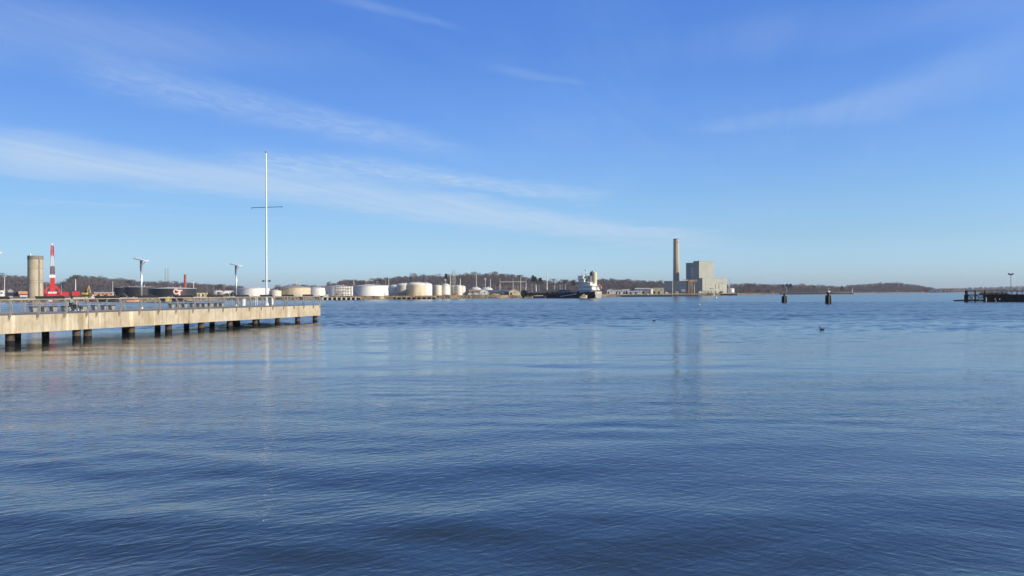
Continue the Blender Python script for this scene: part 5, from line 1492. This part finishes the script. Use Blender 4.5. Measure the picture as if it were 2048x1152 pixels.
for (par, x0_, x1_, hw, z) in ((D1, 2.2, 12, hs - .6, zd + 3.2), (D3, 3.6, 12, hs - .9, zd + 5.6), (D5, 8.2, 12.6, hs - .9, zd + 7.9), (D7, 9.2, 13, hs - 1.4, zd + 10.0)):
    m = MB(); n = 9
    for k in range(n):
        xx = x0_ + (x1_ - x0_) * (k + .3) / n; m.box(xx, xx + (x1_ - x0_) / n * .35, hw + .003, hw + .06, z + .1, z + .5)
    n = 5
    for k in range(n):
        yy = -hw + 2 * hw * (k + .3) / n; m.box(x0_ - .06, x0_ - .003, yy, yy + 2 * hw / n * .25, z + .1, z + .5)
    m.build('window', m_glass, par)
deckhouse(4.4, 7.0, 2.6, zd + 6.8, zd + 11.2, m_greywall, 'engine_casing')
m = MB(); m.lathe([(1.75, zd + 6.8), (1.75, zd + 13.2), (1.55, zd + 13.6), (1.2, zd + 13.6)], 20, c=(3.2, -.4)); m.build('funnel', m_cream, ship)
m = MB()
for a, b, hh_ in ((5.2, .9, 14.0), (4.6, -.2, 14.6), (5.4, -.9, 14.2), (6.0, .2, 13.1)): m.cyl((a, b, zd + 11.2), (a, b, zd + hh_), .38, n=8)
m.build('exhaust_pipe', m_dkst, ship)
m = MB(); m.cyl((9.4, 0, zd + 11.3), (9.4, 0, zd + 15.6), .22, .14, 8); m.bar((9.4, -1.1, zd + 13.6), (9.4, 1.1, zd + 13.6), .2); m.lathe([(.05, zd + 14.6), (.7, zd + 15), (.7, zd + 15.5), (.05, zd + 15.9)], 10, c=(9.4, 0)); m.bar((9.4, -.9, zd + 12.4), (9.4, .9, zd + 12.4), .3); m.build('radar_mast', m_white, ship)
m = MB(); m.cyl((12.6, .5, zd + 11.3), (12.6, .5, zd + 13.2), .12, n=6); m.build('antenna', m_white, ship)
lb = MB(); lb.bar((-.6, -2.8, zd + 2.4), (1.8, -2.8, zd + 4.6), .2); lb.bar((-.6, -1.4, zd + 2.4), (1.8, -1.4, zd + 4.6), .2); lb.build('davit', m_orange, ship)
m = MB(); m.add([(-1.2, -2.7, zd + 2.6), (1.4, -2.7, zd + 4.9), (1.4, -1.5, zd + 4.9), (-1.2, -1.5, zd + 2.6), (-1.4, -2.5, zd + 3.6), (.9, -2.5, zd + 5.8), (.9, -1.7, zd + 5.8), (-1.4, -1.7, zd + 3.6)], [(0, 1, 2, 3)[::-1], (4, 5, 6, 7), (0, 1, 5, 4), (1, 2, 6, 5), (2, 3, 7, 6), (3, 0, 4, 7)]); m.build('lifeboat', m_orange, ship)
m = MB()
for k in range(4): m.cyl((14.5, -2 + k * 1.3, zd + .5), (54, -2 + k * 1.3, zd + .5), .22, n=6)
for x in range(15, 55, 4): m.box(x, x + .4, -2.6, 2.6, zd - .2, zd + .3)
m.build('deck_pipe', m_scaff, ship)
MB().box(23, 29, -3.4, 3.4, zd - .2, zd + 2.0).build('manifold_house', m_blue, ship)
m = MB(); m.box(15, 19, -2.4, 2.4, zd - .2, zd + .8); m.build('pump_house', m_blue, ship)
m = MB(); m.cyl((34, 0, zd), (34, 0, zd + 5.2), .3, .2, 8); m.bar((34, 0, zd + 4.6), (27, 2, zd + 2.8), .22); m.build('deck_crane', m_cream, ship)
m = MB(); m.cyl((58, 0, zd), (58, 0, zd + 4.2), .15, n=6); m.build('fore_mast', m_white, ship)
MB().box(56.5, 60, -1.4, 1.4, 4.4, 5.4).build('forecastle', m_hull, ship)
m = MB()
for k in range(12):
    x = 14 + k * 3.4; m.bar((x, hs - .25, 3.3), (x, hs - .25, 4.3), .1)
m.bar((13, hs - .25, 4.3), (53, hs - .25, 4.3), .1)
m.build('deck_rail', m_rim, ship)
m = MB(); m.bar((26, hs + .05, 1.0), (15, hs + .05, 2.6), .18, .5); m.bar((15.5, hs + .05, 2.6), (13.5, hs + .05, 2.9), .2, .8); m.build('gangway', m_louvre, ship)

# switchyard gantry
d = 610; s = S(d); o = thing('switchyard_gantry', 'pale steel switchyard gantry with four posts and one long beam', 'gantry', at(1026.5, d, LZ))
gx = lambda px: at(px, d, LZ).x - o.location.x
zc = zp(1026, 563.6, d) - LZ
for px, y in ((1000.3, 556), (1026.5, 556), (1052.5, 556)):
    m = MB(); m.bar((gx(px) - .7, 0, 0), (gx(px), 0, zc), .28); m.bar((gx(px) + .7, 0, 0), (gx(px), 0, zc), .28); m.bar((gx(px), 0, zc), (gx(px), 0, zp(px, y, d) - LZ), .2)
    m.build('post', m_polew, o)
MB().bar((gx(1000.3), 0, zc), (gx(1052.5), 0, zc), .4).build('beam', m_polew, o)
zc2 = zp(1012, 574, d) - LZ
m = MB(); m.bar((gx(990), 1.2, zc2), (gx(1032), 1.2, zc2), .3)
for px in (991, 1001, 1012, 1022, 1031): m.bar((gx(px), 1.2, 0), (gx(px), 1.2, zc2 + 1.4), .25)
m.build('busbar_frame', m_tan, o)
m = MB()
for px in (1044, 1046.5, 1049, 1035, 1037): m.cyl((gx(px), .6, 0), (gx(px), .6, zc2 + rng.uniform(.2, 2.2)), .14, n=6)
m.build('insulator', m_greyst, o)
tr = thing('transformer_bank', 'low green-grey transformer bank behind the yellowish shed', 'transformer', at(1050, 620, LZ))
for k in range(5):
    t_ = MB().box(-7 + k * 2.9, -5 + k * 2.9, 0, 2, 0, 2.6).build('transformer', m_greywall, tr)
    m = MB()
    for j in range(3): m.cyl((-6.6 + k * 2.9 + j * .6, 1, 2.6), (-6.6 + k * 2.9 + j * .6, 1, 3.4), .12, n=6)
    m.build('bushing', m_rust, t_)

# satellite dishes behind the tanker
def dish(px, y, d, label, r_):
    zb = LZ; o = thing('satellite_dish', label, 'dish', at(px, d, zb), R(-35), 'white dishes behind the tanker')
    h = zp(px, y, d) - zb
    MB().cyl((0, 0, 0), (0, 0, h - .2), .2, .15, 8).build('mount', m_polew, o)
    m = MB(); m.lathe([(.05, 0), (r_ * .5, .12 * r_), (r_ * .85, .34 * r_), (r_, .5 * r_), (r_ * .97, .53 * r_), (r_ * .8, .36 * r_), (.05, .06)], 16, cap=False)
    b = m.build('reflector', m_white, o, smooth=True, loc=(0, 0, h)); b.rotation_euler = (R(62), 0, 0)
dish(1109.5, 572.5, 630, 'white dish nearest the tall white mast', .9)
dish(1120.2, 570.2, 640, 'white dish turned edge-on between two others behind the tanker', .9)
dish(1131, 570.8, 640, 'white dish nearest the bridge of the tanker', .8)

# pipe scaffold on the wharf
d = 462; s = S(d); o = thing('pipe_scaffold', 'rusty pipe scaffold with a loading stair in front of a pale tank', 'scaffold', at(685.5, d, LZ - .2))
sx_ = lambda px: at(px, d, LZ).x - o.location.x
sz_ = lambda y: zp(685, y, d) - (LZ - .2)
m = MB()
for px in (669.5, 674.5, 679.5, 684.5, 690, 695.5, 701):
    for yy in (0, 3): m.bar((sx_(px), yy, 0), (sx_(px), yy, sz_(572)), .28)
m.build('upright', m_scaff, o)
m = MB()
for y in (572.3, 577, 583, 589):
    for yy in (0, 3): m.bar((sx_(669.5), yy + .01, sz_(y)), (sx_(701), yy + .01, sz_(y)), .22)
    for px in (669.5, 679.5, 690, 701): m.bar((sx_(px), 0, sz_(y)), (sx_(px), 3, sz_(y)), .18)
m.build('crosspiece', m_scaff, o)
m = MB(); m.bar((sx_(671), -.4, sz_(590)), (sx_(699), -.4, sz_(577)), .35, .3); m.bar((sx_(669.5), -.1, sz_(589)), (sx_(679.5), -.1, sz_(583)), .15); m.bar((sx_(690), -.1, sz_(589)), (sx_(701), -.1, sz_(577)), .15); m.build('stair', m_greyst, o)
m = MB(); m.cyl((sx_(672), 1.5, sz_(591)), (sx_(672), 1.5, sz_(586)), .5, n=10); m.cyl((sx_(684), 1.5, sz_(591)), (sx_(684), 1.5, sz_(587)), .6, n=10); m.build('drum', m_white, o)

# wharves
def wharf(label, px0, px1, d, ytop, dp, postmat, n, topmat, gap=True):
    pc = (px0 + px1) / 2; o = thing('wharf', label, 'wharf', at(pc, d, 0))
    w = (at(px1, d, 0).x - at(px0, d, 0).x); zt_ = zp(pc, ytop, d)
    MB().box(-w / 2, w / 2, 0, dp, zt_ - .45, zt_).build('deck', topmat, o)
    MB().box(-w / 2 + .2, w / 2 - .2, dp * .6, dp, -1, zt_ - .46).build('bulkhead', m_timberdk, o)
    for k in range(n):
        x = -w / 2 + w * (k + .5) / n
        MB().box(x - .45, x + .45, -.25, -.003, -.8, zt_ - .1).build('fender_post', postmat, o)
    return o
wharf('timber wharf with a row of white fender posts before the scaffold', 641, 716, 447, 594.2, 8, m_white, 8, m_tan)
wharf('low tan quay running from the big white tank to the domed tanks', 768, 868, 474, 593.4, 10, m_tan, 10, m_tan)
wharf('dark timber wharf with a tan deck in front of the white halls', 1212, 1345, 628, 589.8, 9, m_timberdk, 22, m_tan)
wharf('dark timber wharf in front of the turbine hall and the stair tower', 1343, 1400, 700, 588.4, 9, m_timber, 12, m_tan)
wharf('yellowish quay in front of the sunlit plant block', 1398, 1478, 760, 587.4, 9, m_timberdk, 8, m_tan)

# breakwater
o = thing('breakwater', 'long black stone breakwater below the wooded shore', 'breakwater', at(1637, 950, 0))
r_ = random.Random(5); m = MB(); xw0, xw1 = at(1560, 950, 0).x - o.location.x, at(1702, 950, 0).x - o.location.x
n = 60; vs = []
for i in range(n + 1):
    x = xw0 + (xw1 - xw0) * i / n; j = r_.uniform(-.25, .25)
    vs += [(x, -3, -.5), (x, -1.6 + j, 1.15 + j), (x, 1.6, 1.3 - j), (x, 4, -.5)]
fs = [(i * 4 + k, i * 4 + k + 1, i * 4 + k + 5, i * 4 + k + 4) for i in range(n) for k in range(3)]
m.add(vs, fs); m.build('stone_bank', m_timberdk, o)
o = thing('breakwater_light', 'small white light tower at the tip of the breakwater', 'light tower', at(1704.5, 952, .9))
h = zp(1704, 576.5, 952) - .9
MB().cyl((0, 0, -1), (0, 0, .5), 1.6, 1.3, 10).build('base', m_timberdk, o)
MB().cyl((0, 0, .5), (0, 0, h * .65), .7, .5, 10).build('tower', m_white, o)
MB().cyl((.9, 0, .2), (.9, 0, h * .5), .4, .4, 8).build('battery_hut', m_dkst, o)
MB().lathe([(.4, h * .65), (.8, h * .67), (.8, h * .7), (.3, h * .72), (.3, h * .9), (.05, h)], 10).build('lantern', m_white, o)

# vehicles
def vehicle(label, px, d, L_, hb, hc, mat, truck=False):
    zb = LZ; o = thing('parked_van' if truck else 'parked_car', label, 'van' if truck else 'car', at(px, d, zb), 0)
    W_ = L_ * .42
    if truck: MB().prism([(-L_ / 2, .25), (L_ / 2, .25), (L_ / 2, hb * .6), (L_ * .36, hc), (-L_ / 2, hc)], 0, W_).build('body', mat, o)
    else: MB().prism([(-L_ / 2, .22), (L_ / 2, .22), (L_ / 2, hb * .8), (L_ * .3, hb), (L_ * .16, hc), (-L_ * .3, hc), (-L_ * .44, hb), (-L_ / 2, hb)], 0, W_).build('body', mat, o)
    MB().prism([(L_ * .08, hb), (L_ * .27, hb), (L_ * .15, hc * .95), (-L_ * .02, hc * .95)], -.03, -.003).build('window', m_glass, o)
    for x in (-.32, .32): MB().cyl((x * L_, -.05, .25), (x * L_, .2, .25), .25, .25, 10).build('wheel', m_tyre, o)
vehicle('white van at the dark doorway of the open-fronted shed', 940, 524, 2.6, 1.1, 1.5, m_white, True)
vehicle('white van parked nearest the grey gabled shed', 953, 524, 2.8, 1.2, 1.7, m_white, True)
vehicle('long white truck before the grey gabled shed', 967, 528, 5.0, 1.3, 1.8, m_white, True)
vehicle('white car parked before the dark face of the plant', 1402, 735, 4.2, 1.4, 2.4, m_white, False)
vehicle('cream car by the yellow barge at the plant quay', 1421, 765, 3.4, 1.2, 1.9, m_white, False)
vehicle('white car on the wharf by the small white hut at the turbine hall', 1334, 716, 3, 1.0, 1.6, m_white, False)

# thin harbour air
hz = MB().box(-5400, 5400, -80, 4900, -8, 70).build('haze', None)
hm = bpy.data.materials.new('pale_haze'); hm.use_nodes = True; hn = hm.node_tree
hn.nodes.remove(hn.nodes['Principled BSDF'])
pv = hn.nodes.new('ShaderNodeVolumePrincipled'); pv.inputs['Color'].default_value = (.75, .83, .95, 1); pv.inputs['Density'].default_value = .00008
pv.inputs['Anisotropy'].default_value = .1
hn.links.new(pv.outputs[0], hn.nodes['Material Output'].inputs['Volume'])
hz.data.materials.clear(); hz.data.materials.append(hm)
tag(hz, 'thin pale haze in the air over the harbour', 'haze', kind='stuff')

# far aeroplane
p = P(857, 167, 3000)
o = thing('aeroplane', 'tiny white aeroplane high in the clear sky', 'aeroplane', p, R(70))
m = MB(); m.lathe([(.05, -4.5), (.5, -2), (.6, 1), (.4, 3), (.05, 4.5)], 10); m.v = [(z, x, y) for x, y, z in m.v]; m.build('fuselage', m_white, o)
MB().box(-.3, 1.1, -5.5, 5.5, .4, .55).build('wing', m_white, o)
MB().box(-4.4, -3.6, -1.7, 1.7, .3, .42).build('tailplane', m_white, o)
MB().prism([(-4.5, .3), (-3.4, .3), (-4.0, 1.6), (-4.6, 1.6)], -.06, .06).build('fin', m_white, o)

# scrub along the yards
mb = MB()
for i in range(420):
    px = rng.choice([rng.uniform(130, 470), rng.uniform(780, 1060), rng.uniform(1290, 1480), rng.uniform(1480, 1860)])
    d = shore(px) + rng.uniform(20, 70)
    hh = rng.uniform(1.0, 2.6) * (1.4 if px > 1480 else 1)
    twig_tree(mb, at(px, d, land_top(px)), hh, hh * 1.8, 22)
tag(mb.build('scrub', m_scrub), 'dry brown scrub growing along the far shore yards', 'scrub', kind='stuff')
